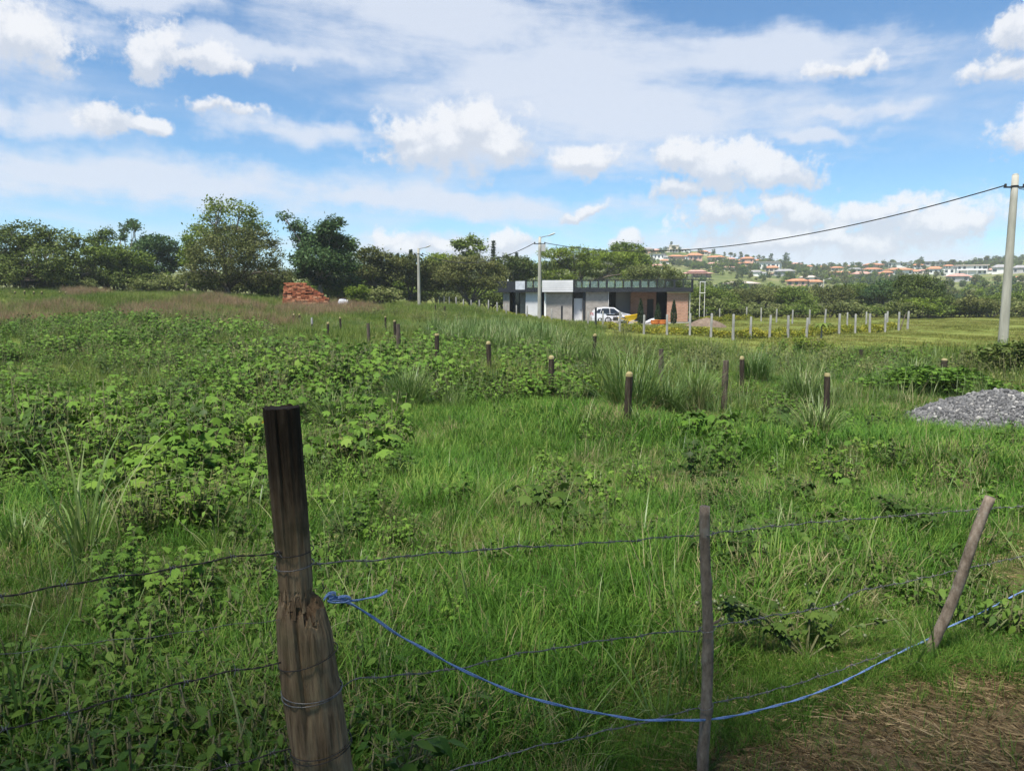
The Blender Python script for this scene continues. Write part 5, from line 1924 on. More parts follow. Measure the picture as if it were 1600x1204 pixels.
# ------------------------------------------------------------------ zones of the field
Z_LEAFY = [poly_px([(-160, 520), (0, 514), (150, 505), (330, 513), (450, 527), (480, 560), (600, 563), (640, 600), (560, 640), (480, 655), (425, 720), (400, 810), (250, 860), (120, 850), (0, 840), (-200, 840)]),
           poly_px([(480, 640), (600, 655), (622, 715), (560, 745), (485, 735)]),
           poly_px([(590, 560), (700, 545), (830, 560), (930, 595), (900, 645), (760, 645), (640, 622)]),
           poly_px([(1060, 630), (1200, 620), (1260, 650), (1180, 700), (1080, 690)]),
           poly_px([(1180, 545), (1330, 548), (1560, 552), (1640, 580), (1440, 600), (1200, 605)])]
Z_RED = [poly_px([(170, 505), (200, 485), (330, 468), (450, 492), (480, 530), (350, 530), (250, 508)]),
         poly_px([(-100, 495), (0, 486), (110, 476), (165, 488), (90, 510), (-100, 515)]),
         poly_px([(95, 459), (160, 458), (175, 466), (110, 470)]),
         poly_px([(430, 485), (560, 478), (600, 492), (480, 500)])]
Z_CANE = [poly_px([(665, 530), (760, 522), (850, 525), (885, 548), (790, 562), (700, 552)])]


def zone(zs, X, Y):
    m_ = np.zeros(len(X), bool)
    for q in zs:
        m_ |= inside(q, X, Y)
    return m_


def is_dry(X, Y):
    q = np.sqrt(((X - 2.15) / 1.65) ** 2 + ((Y - 2.42) / .78) ** 2)
    return q + (fnoise(X, Y, 3.0, 5) - .5) * .9


def in_gravel(X, Y, k=1.0):
    return ((X - GRAVEL.x) / (1.60 * k)) ** 2 + ((Y - GRAVEL.y) / (1.48 * k)) ** 2 < 1


def in_plot(X, Y):
    # driveway and the house itself
    sx = (X - HA.x) * HDIR.x + (Y - HA.y) * HDIR.y
    v = (X - HA.x) * HNRM.x + (Y - HA.y) * HNRM.y
    return ((sx > hx(785)) & (sx < hx(1080)) & (v > -0.2) & (v < 10)) | ((sx > hx(870)) & (sx < hx(1042)) & (v > -4.8) & (v < .1))


rb = np.random.default_rng(42)
# near lawn: fine blades
T_near = [blades(26, .13, .27, .0078, rb, 4, 1.5, erect=.55) for _ in range(6)]
X, Y = wedge_points(20000, 1.3, 7.0, .55, .80, 1.6)
k_ = (is_dry(X, Y) > 1.0 + rng.uniform(-.15, .1, len(X)))
X, Y = X[k_], Y[k_]
s_ = (.5 + .75 * fnoise(X, Y, 1.1, 1)) * rng.uniform(.6, 1.25, len(X))
s_ *= np.where(Y < 2.7, .75, 1.0)
fd = np.abs(Y - (2.62 + (X - .69) * .69))
s_ *= np.where((X > .3) & (fd < .75), .42 + .5 * np.clip((fd - .35) / .4, 0, 1), 1.0)
tn = rng.random(len(X)) < .04 + .22 * (fnoise(X, Y, 1.6, 41) > .6)
scatter('dry_lawn_blades', 'yellowed blades mixed through the lawn by the fence', 'grass', [m_.copy() for m_ in T_near], 'grass_tan', to_P(X[tn], Y[tn]), rng.uniform(0, 6.28, tn.sum()), s_[tn] * .9, rng.normal(size=(tn.sum(), 2)) * .3)
X, Y, s_ = X[~tn], Y[~tn], s_[~tn]
scatter('lawn_grass', 'fine green grass along the barbed wire fence', 'grass', T_near, 'grass_near', to_P(X, Y), rng.uniform(0, 6.28, len(X)), s_, rng.normal(size=(len(X), 2)) * .12)
# mid lawn
T_mid = [blades(34, .22, .32, .0125, rb, 4, 1.4, erect=.5) for _ in range(6)]
X, Y = wedge_points(28000, 6.3, 21.0, .65, .78, 1.0)
k_ = ~in_gravel(X, Y)
lf = zone(Z_LEAFY, X, Y)
k_ &= (~lf) | (rng.random(len(X)) < .65)
X, Y = X[k_], Y[k_]
s_ = (.45 + .8 * fnoise(X, Y, .8, 2)) * rng.uniform(.6, 1.2, len(X))
tn = rng.random(len(X)) < .02 + .25 * (fnoise(X, Y, .9, 43) > .60)
scatter('dry_meadow_blades', 'yellowed grass patches in the middle of the meadow', 'grass', [m_.copy() for m_ in T_mid], 'grass_tan', to_P(X[tn], Y[tn]), rng.uniform(0, 6.28, tn.sum()), s_[tn] * .85, rng.normal(size=(tn.sum(), 2)) * .25)
X, Y, s_ = X[~tn], Y[~tn], s_[~tn]
scatter('meadow_grass', 'lush green meadow grass across the middle of the field', 'grass', T_mid, 'grass_near', to_P(X, Y), rng.uniform(0, 6.28, len(X)), s_, rng.normal(size=(len(X), 2)) * .12)
# taller, yellower field grass farther out
T_far = [blades(46, .42, .62, .022, rb, 3, .6) for _ in range(6)]
X, Y = wedge_points(60000, 17.0, 84.0, .45, .78, 1.0)
u_ = X / Y
k_ = ~in_gravel(X, Y) & ~in_plot(X, Y)
pasture = (u_ > .12) & (Y > 27 + 8 * (fnoise(X, Y, .3, 9) - .5) + np.clip((.40 - u_) * 45, 0, 30))
red = zone(Z_RED, X, Y)
k_ &= ~pasture
k_ &= (~red) | (rng.random(len(X)) < .7)
lf = zone(Z_LEAFY, X, Y)
k_ &= (~lf) | (rng.random(len(X)) < .35)
X, Y, u_ = X[k_], Y[k_], u_[k_]
s_ = (.45 + .75 * fnoise(X, Y, .35, 3)) * rng.uniform(.6, 1.25, len(X))
tan = (fnoise(X, Y, .22, 4) + .25 * (rng.random(len(X)) - .5) + .45 * np.clip((Y - 22) / 16, -1, 1)) > .46
green = ~tan
scatter('field_grass', 'yellow-green field grass in front of the houses', 'grass', T_far, 'grass_mid', to_P(X[green], Y[green]), rng.uniform(0, 6.28, green.sum()), s_[green], rng.normal(size=(green.sum(), 2)) * .1)
scatter('seeding_grass', 'pale tan seeding grass patches in the field', 'grass', [m_.copy() for m_ in T_far], 'grass_tan', to_P(X[tan], Y[tan]), rng.uniform(0, 6.28, tan.sum()), s_[tan], rng.normal(size=(tan.sum(), 2)) * .1)
# red-brown dry grass
T_red = [blades(50, .45, .85, .013, rb, 3, .35, erect=.22) for _ in range(5)]
X, Y = wedge_points(70000, 24.0, 75.0, .7, .80, 1.0)
k_ = zone(Z_RED, X, Y) & (rng.random(len(X)) < .55 * np.clip(fnoise(X, Y, .5, 23) * 1.6 - .2, .1, 1))
X, Y = X[k_], Y[k_]
s_ = rng.uniform(.55, 1.1, len(X))
scatter('dry_grass', 'tall reddish brown dry grass below the tree line', 'grass', T_red, 'grass_red', to_P(X, Y), rng.uniform(0, 6.28, len(X)), s_, rng.normal(size=(len(X), 2)) * .1)
# cropped pasture
T_past = [blades(40, .55, .16, .03, rb, 2, .7, erect=.6) for _ in range(5)]
X, Y = wedge_points(60000, 20.0, 110.0, .6, .82, 2.0)
u_ = X / Y
k_ = (u_ > .13) & ~in_gravel(X, Y) & ~in_plot(X, Y) & (Y > 21 + np.clip((.40 - u_) * 40, 0, 30))
X, Y = X[k_], Y[k_]
s_ = rng.uniform(.5, 1.2, len(X)) * (.5 + .8 * fnoise(X, Y, .5, 6))
scatter('pasture_grass', 'short cropped yellowish pasture grass', 'grass', T_past, 'grass_pasture', to_P(X, Y), rng.uniform(0, 6.28, len(X)), s_, None)


# ------------------------------------------------------------------ broad-leaved weeds
def lobed_leaf(L, r, lobes=5):
    """palmate leaf in the xy plane pointing +x, fan of lobes, folded a little"""
    pts = []
    spread = 2.1
    for i in range(lobes):
        a = -spread / 2 * 1.25 + spread * 1.25 * i / (lobes - 1)
        ll = L * (1.0 - .34 * abs(a) / 1.3)
        if i:
            am = a - spread * 1.25 / (lobes - 1) / 2
            pts.append((L * .62 * math.cos(am), L * .62 * math.sin(am), -.03 * L))
        pts.append((ll * math.cos(a), ll * math.sin(a), -.20 * L))
    pts = [(-.06 * L, -.16 * L, 0)] + pts + [(-.06 * L, .16 * L, 0)]
    V = [(0.0, 0, .03 * L)] + pts
    F_ = [(0, i, i + 1) for i in range(1, len(pts))]
    return np.array(V), np.array(F_)


def ovate_leaf(L, w=.55):
    V = np.array([(0, 0, 0), (.3, .5 * w, .05), (.3, 0, 0), (.3, -.5 * w, .05), (.68, .36 * w, .01), (.68, 0, -.03), (.68, -.36 * w, .01), (1, 0, -.12)]) * L
    F_ = np.array([(0, 2, 1), (0, 3, 2), (1, 2, 5), (1, 5, 4), (2, 3, 6), (2, 6, 5), (4, 5, 7), (5, 6, 7)])
    return V, F_


def place_leaves(items, kind, r):
    """items: (pos, azimuth, pitch, size) -> V, F, rnd"""
    Vs, Fs, rn, n = [], [], [], 0
    for p, az, pit, s in items:
        V, F_ = (lobed_leaf(s, r) if kind == 'lobed' else ovate_leaf(s, .5 if kind == 'ovate' else .32))
        roll = r.normal() * .25
        cr, sr = math.cos(roll), math.sin(roll)
        V = np.stack([V[:, 0], V[:, 1] * cr - V[:, 2] * sr, V[:, 1] * sr + V[:, 2] * cr], 1)
        cp, sp = math.cos(pit), math.sin(pit)
        V = np.stack([V[:, 0] * cp - V[:, 2] * sp, V[:, 1], V[:, 0] * sp + V[:, 2] * cp], 1)
        ca, sa = math.cos(az), math.sin(az)
        V = np.stack([V[:, 0] * ca - V[:, 1] * sa, V[:, 0] * sa + V[:, 1] * ca, V[:, 2]], 1) + np.asarray(p)
        Vs.append(V)
        Fs.append(F_ + n)
        rn += [r.random()] * len(V)
        n += len(V)
    return np.concatenate(Vs), np.concatenate(Fs), rn


def weed_plant(r, H=.75, W=.5, stems=7, leaf=.15, kind='lobed', per=7, petiole=.09, split=False):
    items, m_ = [], MB()
    for s in range(stems):
        a = r.uniform(0, 6.28)
        q = W * math.sqrt(r.uniform(0, 1))
        tip = np.array((q * math.cos(a), q * math.sin(a), H * r.uniform(.6, 1.05) * (1 - .25 * (q / W) ** 2)))
        b = tip * np.array((.35, .35, 0))
        b[2] = -.05
        m_.tube([tuple(b), tuple((b + tip) / 2 + r.normal(size=3) * .02), tuple(tip)], [.007, .006, .003], 4, r=r.random())
        for k in range(per):
            t = 1 - (k / per) * .75
            c = b * (1 - t) + tip * t
            az = k * 2.4 + r.uniform(-.4, .4)
            pl = petiole * r.uniform(.5, 1.3)
            e = c + np.array((math.cos(az), math.sin(az), .35)) * pl
            m_.tube([tuple(c), tuple(e)], [.0025, .002], 3, r=r.random())
            items.append((e, az + r.normal() * .3, -r.uniform(-.25, 1.0), leaf * r.uniform(.4, 1.25)))
    if split:
        out = []
        for it in items:
            V, F_, rn = place_leaves([it], kind, r)
            out.append(np_mesh('leaf', V, [F_], rn))
        return out, m_.mesh('weed_stems')
    V, F_, rn = place_leaves(items, kind, r)
    return np_mesh('weed_leaves', V, [F_], rn), m_.mesh('weed_stems')


def joined_weed(r, mat, **kw):
    """leaves and stems in one mesh, for scattering"""
    L_, S_ = weed_plant(r, **kw)
    a = np.zeros(len(L_.vertices) * 3, np.float32)
    L_.vertices.foreach_get('co', a)
    b = np.zeros(len(S_.vertices) * 3, np.float32)
    S_.vertices.foreach_get('co', b)
    Fl = np.array([tuple(p.vertices) for p in L_.polygons])
    n = len(a) // 3
    F3 = [p.vertices[:] for p in S_.polygons if len(p.vertices) == 3]
    F4 = [p.vertices[:] for p in S_.polygons if len(p.vertices) == 4]
    rl = np.zeros(len(L_.vertices), np.float32)
    L_.attributes['rnd'].data.foreach_get('value', rl)
    fs = [Fl]
    if F3:
        fs.append(np.array(F3) + n)
    if F4:
        fs.append(np.array(F4) + n)
    me = np_mesh('weed', np.concatenate([a, b]).reshape(-1, 3), fs, np.concatenate([rl, np.full(len(b) // 3, .5, np.float32)]))
    me.materials.append(MATS[mat])
    me.materials.append(MATS['weed_stem'])
    mi = np.zeros(len(me.polygons), np.int32)
    mi[len(Fl):] = 1
    me.polygons.foreach_set('material_index', mi)
    return me


rw = np.random.default_rng(77)
W_proto = [joined_weed(rw, 'weed_leaf', H=.78, W=.42, stems=11, leaf=.10, per=9) for _ in range(3)]
W_proto += [joined_weed(rw, 'weed_leaf', H=.62, W=.36, stems=12, leaf=.085, kind='ovate', per=11, petiole=.03),
            joined_weed(rw, 'weed_leaf_dark', H=.70, W=.45, stems=12, leaf=.08, per=10, petiole=.05),
            joined_weed(rw, 'weed_leaf', H=.95, W=.25, stems=6, leaf=.10, kind='narrow', per=13, petiole=.02),
            joined_weed(rw, 'crown_olive', H=.75, W=.4, stems=14, leaf=.06, kind='ovate', per=10, petiole=.02)]
X, Y = wedge_points(19000, 5.0, 48.0, .35, .80, 1.2)
k_ = zone(Z_LEAFY, X, Y) & ~in_gravel(X, Y, 1.25)
dens = np.clip(1.25 - Y / 70, .3, 1) * (.35 + 1.3 * (fnoise(X, Y, .75, 12) > .40))
dens *= np.where(X / Y > .1, .45, 1)
k_ &= rng.random(len(X)) < dens * .95
X, Y = X[k_], Y[k_]
s_ = (.55 + .65 * fnoise(X, Y, .55, 13)) * rng.uniform(.5, 1.35, len(X)) * np.where(X / Y > .1, .7, 1)
s_ *= np.where(fnoise(X, Y, .9, 44) > .62, .6, 1)
# stray weeds through the rest of the meadow
X2, Y2 = wedge_points(1500, 7.0, 34.0, .6, .78, 1.0)
k2 = (rng.random(len(X2)) < .30 * (fnoise(X2, Y2, .5, 14) > .5)) & ~in_gravel(X2, Y2, 1.2)
k2 &= ~((np.abs(X2 / Y2 + .02) < .20) & (Y2 < 14)) & ~((X2 / Y2 > .2) & (Y2 > 22))
X, Y = np.concatenate([X, X2[k2]]), np.concatenate([Y, Y2[k2]])
s_ = np.concatenate([s_, rng.uniform(.35, .75, k2.sum())])
scatter('leafy_weeds', 'waist-high bright green lobed-leaf weeds filling the left of the field', 'weeds', W_proto, 'weed_leaf', to_P(X, Y), rng.uniform(0, 6.28, len(X)), s_, rng.normal(size=(len(X), 2)) * .1)
# stemmy brown dead weeds through the field
T_dead = [blades(16, .25, .8, .009, rb, 2, .3, erect=.4) for _ in range(4)]
X, Y = wedge_points(2600, 9.0, 50.0, .6, .78, 1.0)
k_ = (fnoise(X, Y, .4, 21) > .58) & ~in_gravel(X, Y, 1.2) & ~((X / Y > .2) & (Y > 24)) & ~((np.abs(X / Y + .02) < .2) & (Y < 13))
X, Y = X[k_], Y[k_]
scatter('dead_stalks', 'thin brown dead stalks standing in the field', 'weeds', T_dead, 'grass_tan', to_P(X, Y), rng.uniform(0, 6.28, len(X)), rng.uniform(.5, 1.2, len(X)), rng.normal(size=(len(X), 2)) * .15)

# creeping small-leaved cover near the fence
C_proto = [joined_weed(rw, 'creeping_leaf', H=.20, W=.12, stems=4, leaf=.046, kind='ovate', per=8, petiole=.01) for _ in range(5)]
X, Y = wedge_points(9000, 1.4, 5.6, .6, .85, 1.4)
left = np.clip((-X - .1) / .8, 0, 1) * np.clip((3.6 - Y) / .8, 0, 1)
pr = .6 * left + .26 * (fnoise(X, Y, 1.4, 15) > .52) * np.clip((5.6 - Y) / 1.5, 0, 1)
k_ = (rng.random(len(X)) < pr) & (is_dry(X, Y) > 1.15)
X, Y = X[k_], Y[k_]
scatter('creeping_weeds', 'small-leaved creeping weeds at the foot of the big post', 'weeds', C_proto, 'weed_leaf_dark', to_P(X, Y), rng.uniform(0, 6.28, len(X)), rng.uniform(.6, 1.3, len(X)), rng.normal(size=(len(X), 2)) * .2)
# middle-sized ragged weeds between fence and meadow at right
R_proto = [joined_weed(rw, 'weed_leaf_dark', H=.24, W=.22, stems=9, leaf=.05, kind='lobed', per=9, petiole=.05) for _ in range(4)]
X, Y = wedge_points(2600, 3.0, 9.0, .7, .80, 1.0)
k_ = (rng.random(len(X)) < .55 * (fnoise(X, Y, 1.0, 16) > .52) * np.where(X / Y > .26, .45, .05)) & (is_dry(X, Y) > 1.2) & (Y > 3.15 + (X - .69) * .69)
X, Y = X[k_], Y[k_]
scatter('ragged_weeds', 'knee-high ragged dark weeds behind the thin fence sticks', 'weeds', R_proto, 'weed_leaf_dark', to_P(X, Y), rng.uniform(0, 6.28, len(X)), rng.uniform(.5, 1.2, len(X)), rng.normal(size=(len(X), 2)) * .15)

# straw litter on the bare patch and dead thatch under the grass
S_proto = []
for _ in range(4):
    me = blades(30, .16, .10, .0024, rb, 2, .25, erect=.2)
    co = np.zeros(len(me.vertices) * 3, np.float32)
    me.vertices.foreach_get('co', co)
    co = co.reshape(-1, 3)
    # lay the blades down
    z0 = co[:, 2].copy()
    dirs = np.repeat(rb.uniform(0, 6.28, 30), 5)
    co[:, 0] += np.cos(dirs) * z0
    co[:, 1] += np.sin(dirs) * z0
    co[:, 2] = .012 + .12 * z0 + rb.uniform(0, .012, len(co))
    me.vertices.foreach_set('co', co.ravel())
    S_proto.append(me)
X, Y = wedge_points(10000, 1.3, 7.0, .5, .85, 1.4)
q = is_dry(X, Y)
k_ = (rng.random(len(X)) < np.where(q < 1.15, .95, .10 + .35 * ((fnoise(X, Y, 1.3, 17) > .56) & (X / Y > .05))))
X, Y = X[k_], Y[k_]
scatter('straw_litter', 'dry trampled straw on the bare brown patch beside the fence', 'straw', S_proto, 'straw', to_P(X, Y), rng.uniform(0, 6.28, len(X)), rng.uniform(.5, 1.15, len(X)), None)
# sparse short green blades inside the bare patch
X, Y = wedge_points(1500, 1.4, 3.4, .5, .85, 1.2)
k_ = (is_dry(X, Y) < 1.1)
X, Y = X[k_], Y[k_]
scatter('sparse_blades', 'sparse short grass blades on the bare brown patch', 'grass', [m_.copy() for m_ in T_near], 'grass_near', to_P(X, Y), rng.uniform(0, 6.28, len(X)), rng.uniform(.15, .55, len(X)), None)
# short dense tufts along the fence line
X = rng.uniform(.1, 2.9, 5200)
Y = 2.62 + (X - .69) * .69 + rng.normal(size=len(X)) * .42
k_ = is_dry(X, Y) > .95 + rng.uniform(0, .25, len(X))
X, Y = X[k_], Y[k_]
scatter('short_fence_grass', 'short dense grass along the foot of the two thin sticks', 'grass', [m_.copy() for m_ in T_near], 'grass_near', to_P(X, Y), rng.uniform(0, 6.28, len(X)), rng.uniform(.14, .40, len(X)), rng.normal(size=(len(X), 2)) * .3)
# pale seed stalks and small weeds breaking up the lawn
X, Y = wedge_points(900, 3.2, 14, .7, .78, .8)
k_ = (is_dry(X, Y) > 1.3) & ~in_gravel(X, Y, 1.2) & (fnoise(X, Y, .9, 61) > .42)
X, Y = X[k_], Y[k_]
scatter('seed_stalks', 'thin pale seed stalks standing in the lawn', 'grass', [blades(7, .12, .5, .005, rb, 3, .4, erect=.35) for _ in range(4)], 'grass_tan', to_P(X, Y), rng.uniform(0, 6.28, len(X)), rng.uniform(.5, 1.1, len(X)), rng.normal(size=(len(X), 2)) * .2)
zE = poly_px([(-150, 800), (420, 760), (640, 700), (640, 860), (300, 960), (-150, 980)])
X, Y = wedge_points(9000, 3.2, 14, .7, .80, .8)
edge_ = inside(zE, X, Y)
k_ = (rng.random(len(X)) < np.where(edge_, .16, .03) * (fnoise(X, Y, 1.2, 62) > .45)) & (is_dry(X, Y) > 1.3) & ~in_gravel(X, Y, 1.2) & (Y > 3.6 + (X - .69) * .5)
X, Y = X[k_], Y[k_]
scatter('lawn_weeds', 'small mixed weeds scattered through the lawn', 'weeds', [m_.copy() for m_ in W_proto], 'weed_leaf', to_P(X, Y), rng.uniform(0, 6.28, len(X)), rng.uniform(.25, .55, len(X)), rng.normal(size=(len(X), 2)) * .15)
# bent long blades poking out of the lawn
T_long = [blades(6, .05, .62, .013, rb, 5, .8, erect=.5) for _ in range(5)]
X, Y = wedge_points(420, 2.0, 11.0, .6, .78, 1.0)
k_ = (is_dry(X, Y) > 1.2)
X, Y = X[k_], Y[k_]
scatter('long_blades', 'long bent blades poking out of the lawn', 'grass', T_long, 'cane_grass', to_P(X, Y), rng.uniform(0, 6.28, len(X)), rng.uniform(.5, 1.1, len(X)), None)
# cane grass stand before the house
T_cane = [blades(34, .22, 1.25, .034, rb, 5, .75, erect=.28) for _ in range(4)]
X, Y = wedge_points(14000, 24, 50, .8, .3, 1.0)
k_ = zone(Z_CANE, X, Y) & (rng.random(len(X)) < .6)
X, Y = X[k_], Y[k_]
scatter('cane_grass_stand', 'dense stand of tall blue-green cane grass left of the house pole', 'grass', T_cane, 'cane_grass', to_P(X, Y), rng.uniform(0, 6.28, len(X)), rng.uniform(.6, 1.1, len(X)), rng.normal(size=(len(X), 2)) * .08)
# tall loose tufts through the middle distance
T_tall = [blades(26, .16, .85, .014, rb, 5, .85, erect=.34) for _ in range(5)]
X, Y = wedge_points(5600, 11.5, 44, .5, .70, 0.0)
u_ = X / Y
k_ = (fnoise(X, Y, .7, 51) > .50) & ~in_gravel(X, Y, 1.25) & ((u_ > -.28) | (rng.random(len(X)) < .35)) & ~((u_ > .3) & (Y > 27)) & ~((u_ > .12) & (Y > 34)) & ~((Y < 14.5) & (u_ < .08))
X, Y = X[k_], Y[k_]
tn = rng.random(len(X)) < .3
scatter('tall_tufts', 'loose tall green tufts between the stakes', 'grass', T_tall, 'cane_grass', to_P(X[~tn], Y[~tn]), rng.uniform(0, 6.28, (~tn).sum()), rng.uniform(.4, 1.1, (~tn).sum()), rng.normal(size=((~tn).sum(), 2)) * .15)
scatter('dry_tufts', 'loose straw-coloured tufts between the stakes', 'grass', [m_.copy() for m_ in T_tall], 'grass_tan', to_P(X[tn], Y[tn]), rng.uniform(0, 6.28, tn.sum()), rng.uniform(.4, 1.0, tn.sum()), rng.normal(size=(tn.sum(), 2)) * .2)
# woody scrub dotted over the back of the field
SC = [joined_weed(rw, mt_, H=.8, W=.55, stems=12, leaf=.09, kind='ovate', per=9, petiole=.03) for mt_ in ('crown_olive', 'crown_pale', 'crown_mid', 'crown_olive')]
X, Y = wedge_points(1500, 20, 74, .8, .72, 0.0)
u_ = X / Y
k_ = (fnoise(X, Y, .4, 53) > .52) & (u_ < .16) & ~in_plot(X, Y)
X2, Y2 = wedge_points(500, 15, 30, .8, .72, 0.0)
k2 = (X2 / Y2 > .05) & (fnoise(X2, Y2, .5, 54) > .5) & ~in_gravel(X2, Y2, 1.3)
X, Y = np.concatenate([X[k_], X2[k2]]), np.concatenate([Y[k_], Y2[k2]])
scatter('scrub', 'knee-high grey-green scrub dotted over the field', 'scrub', SC, 'crown_olive', to_P(X, Y), rng.uniform(0, 6.28, len(X)), rng.uniform(.45, 1.15, len(X)), None)
# woods on the far hill
X = rng.uniform(-160, 480, 14000)
Y = rng.uniform(125, 600, 14000)
u_ = X / Y
pat = fnoise(X, Y, .035, 31) + .2 * (fnoise(X, Y, .12, 32) - .5)
k_ = (u_ > -.25) & (u_ < .85) & (pat > .36) & (rng.random(14000) < np.where(Y > 400, .68, .52))
# keep meadows open on the slope
for mpx in ([(1020, 402), (1150, 405), (1160, 416), (1030, 414)], [(1490, 428), (1590, 428), (1600, 445), (1480, 445)], [(1170, 425), (1240, 428), (1235, 438), (1165, 436)]):
    k_ &= ~inside(poly_px(mpx), X, Y)
for h in HH + EX:
    p = on_ground(h[0], h[2], 150, 560)
    # nothing grows on a house or right in front of it
    k_ &= ~((np.abs(X / Y - p.x / p.y) < h[3] / F * .55) & (Y > p.y - 26) & (Y < p.y + 10))
X, Y = X[k_], Y[k_]
for j in range(5):
    HT[j][0].name = 'hill_crown'
WOOD = [me for me, _ in HT]
scatter('hillside_woods', 'trees and shrubs covering the far hillside between the houses', 'woods', [me.copy() for me in WOOD], 'crown_mid', to_P(X, Y, -.6), rng.uniform(0, 6.28, len(X)), rng.uniform(.35, .80, len(X)), None)


# ------------------------------------------------------------------ plants one can point at
def grass_clump(px, ybase, hpx, wpx, label, seed, dry=False, Y=None, n=380, w=.024):
    p = on_ground(px, ybase) if Y is None else G(px, Y)
    H, W = hpx * p.y / F, wpx * p.y / F
    r = np.random.default_rng(seed)
    root = empty('grass_clump', p)
    tag(root, label, 'grass clump')
    me = blades(n, W * .24, H * 1.75, w, r, 6, 1.0, erect=.33)
    obj('blades', me, 'cane_grass', root)
    m_ = MB()
    if dry:
        me = blades(220, W * .27, H * .7, .016, r, 4, 1.5, erect=.6)
        obj('dead_blades', me, 'straw', root)
    me = blades(14, W * .12, H * 1.3, .012, r, 5, .3, erect=.2)
    obj('stalks', me, 'cane_grass', root)


grass_clump(985, 652, 88, 130, 'big grass clump with straw-dry foot around a stake', 1, True)
grass_clump(884, 592, 52, 100, 'dense arching grass clump around a yellow-tipped stake', 2)
grass_clump(1040, 650, 44, 80, 'green grass clump touching the big dry-footed clump', 3)
grass_clump(1085, 640, 50, 80, 'low wide grass tuft left of the thick ringed stake', 4)
grass_clump(1255, 635, 50, 90, 'arching grass clump left of the short pale-tipped stake', 5)
grass_clump(1275, 700, 52, 80, 'grass clump with bent blades between ringed stake and gravel heap', 6)
grass_clump(1425, 612, 42, 60, 'pale grass clump standing at the edge of the gravel heap', 7)
grass_clump(1180, 600, 40, 70, 'grass tuft behind the yellow-tipped stake', 8)
grass_clump(530, 690, 55, 60, 'dark strap-leaved grass clump behind the big post', 9)
grass_clump(135, 880, 160, 70, 'tall pale cane shoot among the weeds left of the big post', 10, n=26, w=.028)
grass_clump(30, 870, 60, 120, 'drooping pale grass blades at the edge of the leafy weeds', 11, n=60)
grass_clump(930, 590, 40, 60, 'short grass tuft behind the arching clump', 12)
grass_clump(640, 640, 50, 70, 'thin grass tuft in the leafy weeds', 13)


def weed_bush(px, ybase, hpx, wpx, label, seed, mat='weed_leaf', kind='lobed', leaf=.15, stems=12, per=8, Y=None, name='weed_bush', split=False):
    p = on_ground(px, ybase) if Y is None else G(px, Y)
    H, W = hpx * p.y / F, wpx * p.y / F / 2
    r = np.random.default_rng(seed)
    L_, S_ = weed_plant(r, H, W, stems, leaf, kind, per, leaf * .6, split)
    root = empty(name, p)
    tag(root, label, 'weed')
    if split:
        for q in L_:
            obj('leaf', q, mat, root)
    else:
        obj('leaves', L_, mat, root)
    obj('stems', S_, 'weed_stem', root)
    return root


weed_bush(575, 735, 85, 110, 'broad-leaved weed bush standing alone right of the big post', 1, leaf=.15, stems=18, split=True)
weed_bush(500, 735, 55, 80, 'low leafy weed bush close behind the big post', 2, leaf=.17)
weed_bush(860, 805, 60, 110, 'dark drooping weed standing alone in the open lawn', 3, 'weed_leaf_dark', leaf=.14, stems=8, per=5, split=True)
weed_bush(860, 668, 22, 40, 'small weed sprig in front of the big dry-footed clump', 4, leaf=.13, stems=5)
weed_bush(1225, 690, 55, 80, 'leafy weed bush beside the ringed stake', 5, 'weed_leaf_dark', leaf=.15)
weed_bush(1110, 690, 50, 100, 'spreading green weed in front of the ringed stake', 6, leaf=.17)
weed_bush(1480, 690, 22, 60, 'flat dark large-leaved weed in front of the gravel heap', 7, 'weed_leaf_dark', leaf=.2, stems=4, per=3)
weed_bush(1240, 790, 50, 70, 'low dark weed near the thin upright fence stick', 8, 'weed_leaf_dark', leaf=.07)
weed_bush(1420, 830, 60, 120, 'tangled dark weed beside the leaning fence stick', 9, 'weed_leaf_dark', leaf=.06, stems=22)
weed_bush(1300, 850, 50, 100, 'bright five-lobed weed between the two fence sticks', 10, 'weed_leaf_bright', leaf=.06, stems=14)
weed_bush(630, 1190, 150, 110, 'bright pointed-leaf weed right beside the foot of the big post', 11, 'weed_leaf_bright', 'ovate', .09, 12, 9, Y=2.35, split=True)
weed_bush(700, 1110, 70, 90, 'small pointed-leaf weed below the blue rope', 12, 'weed_leaf_dark', 'ovate', .08, 8, 7, Y=2.9, split=True)
weed_bush(215, 800, 110, 140, 'leafy weed clump with serrated leaves at the lawn edge', 13, leaf=.12, stems=22)
weed_bush(290, 770, 130, 150, 'tallest leafy weed mass left of the big post', 14, leaf=.12, stems=26)


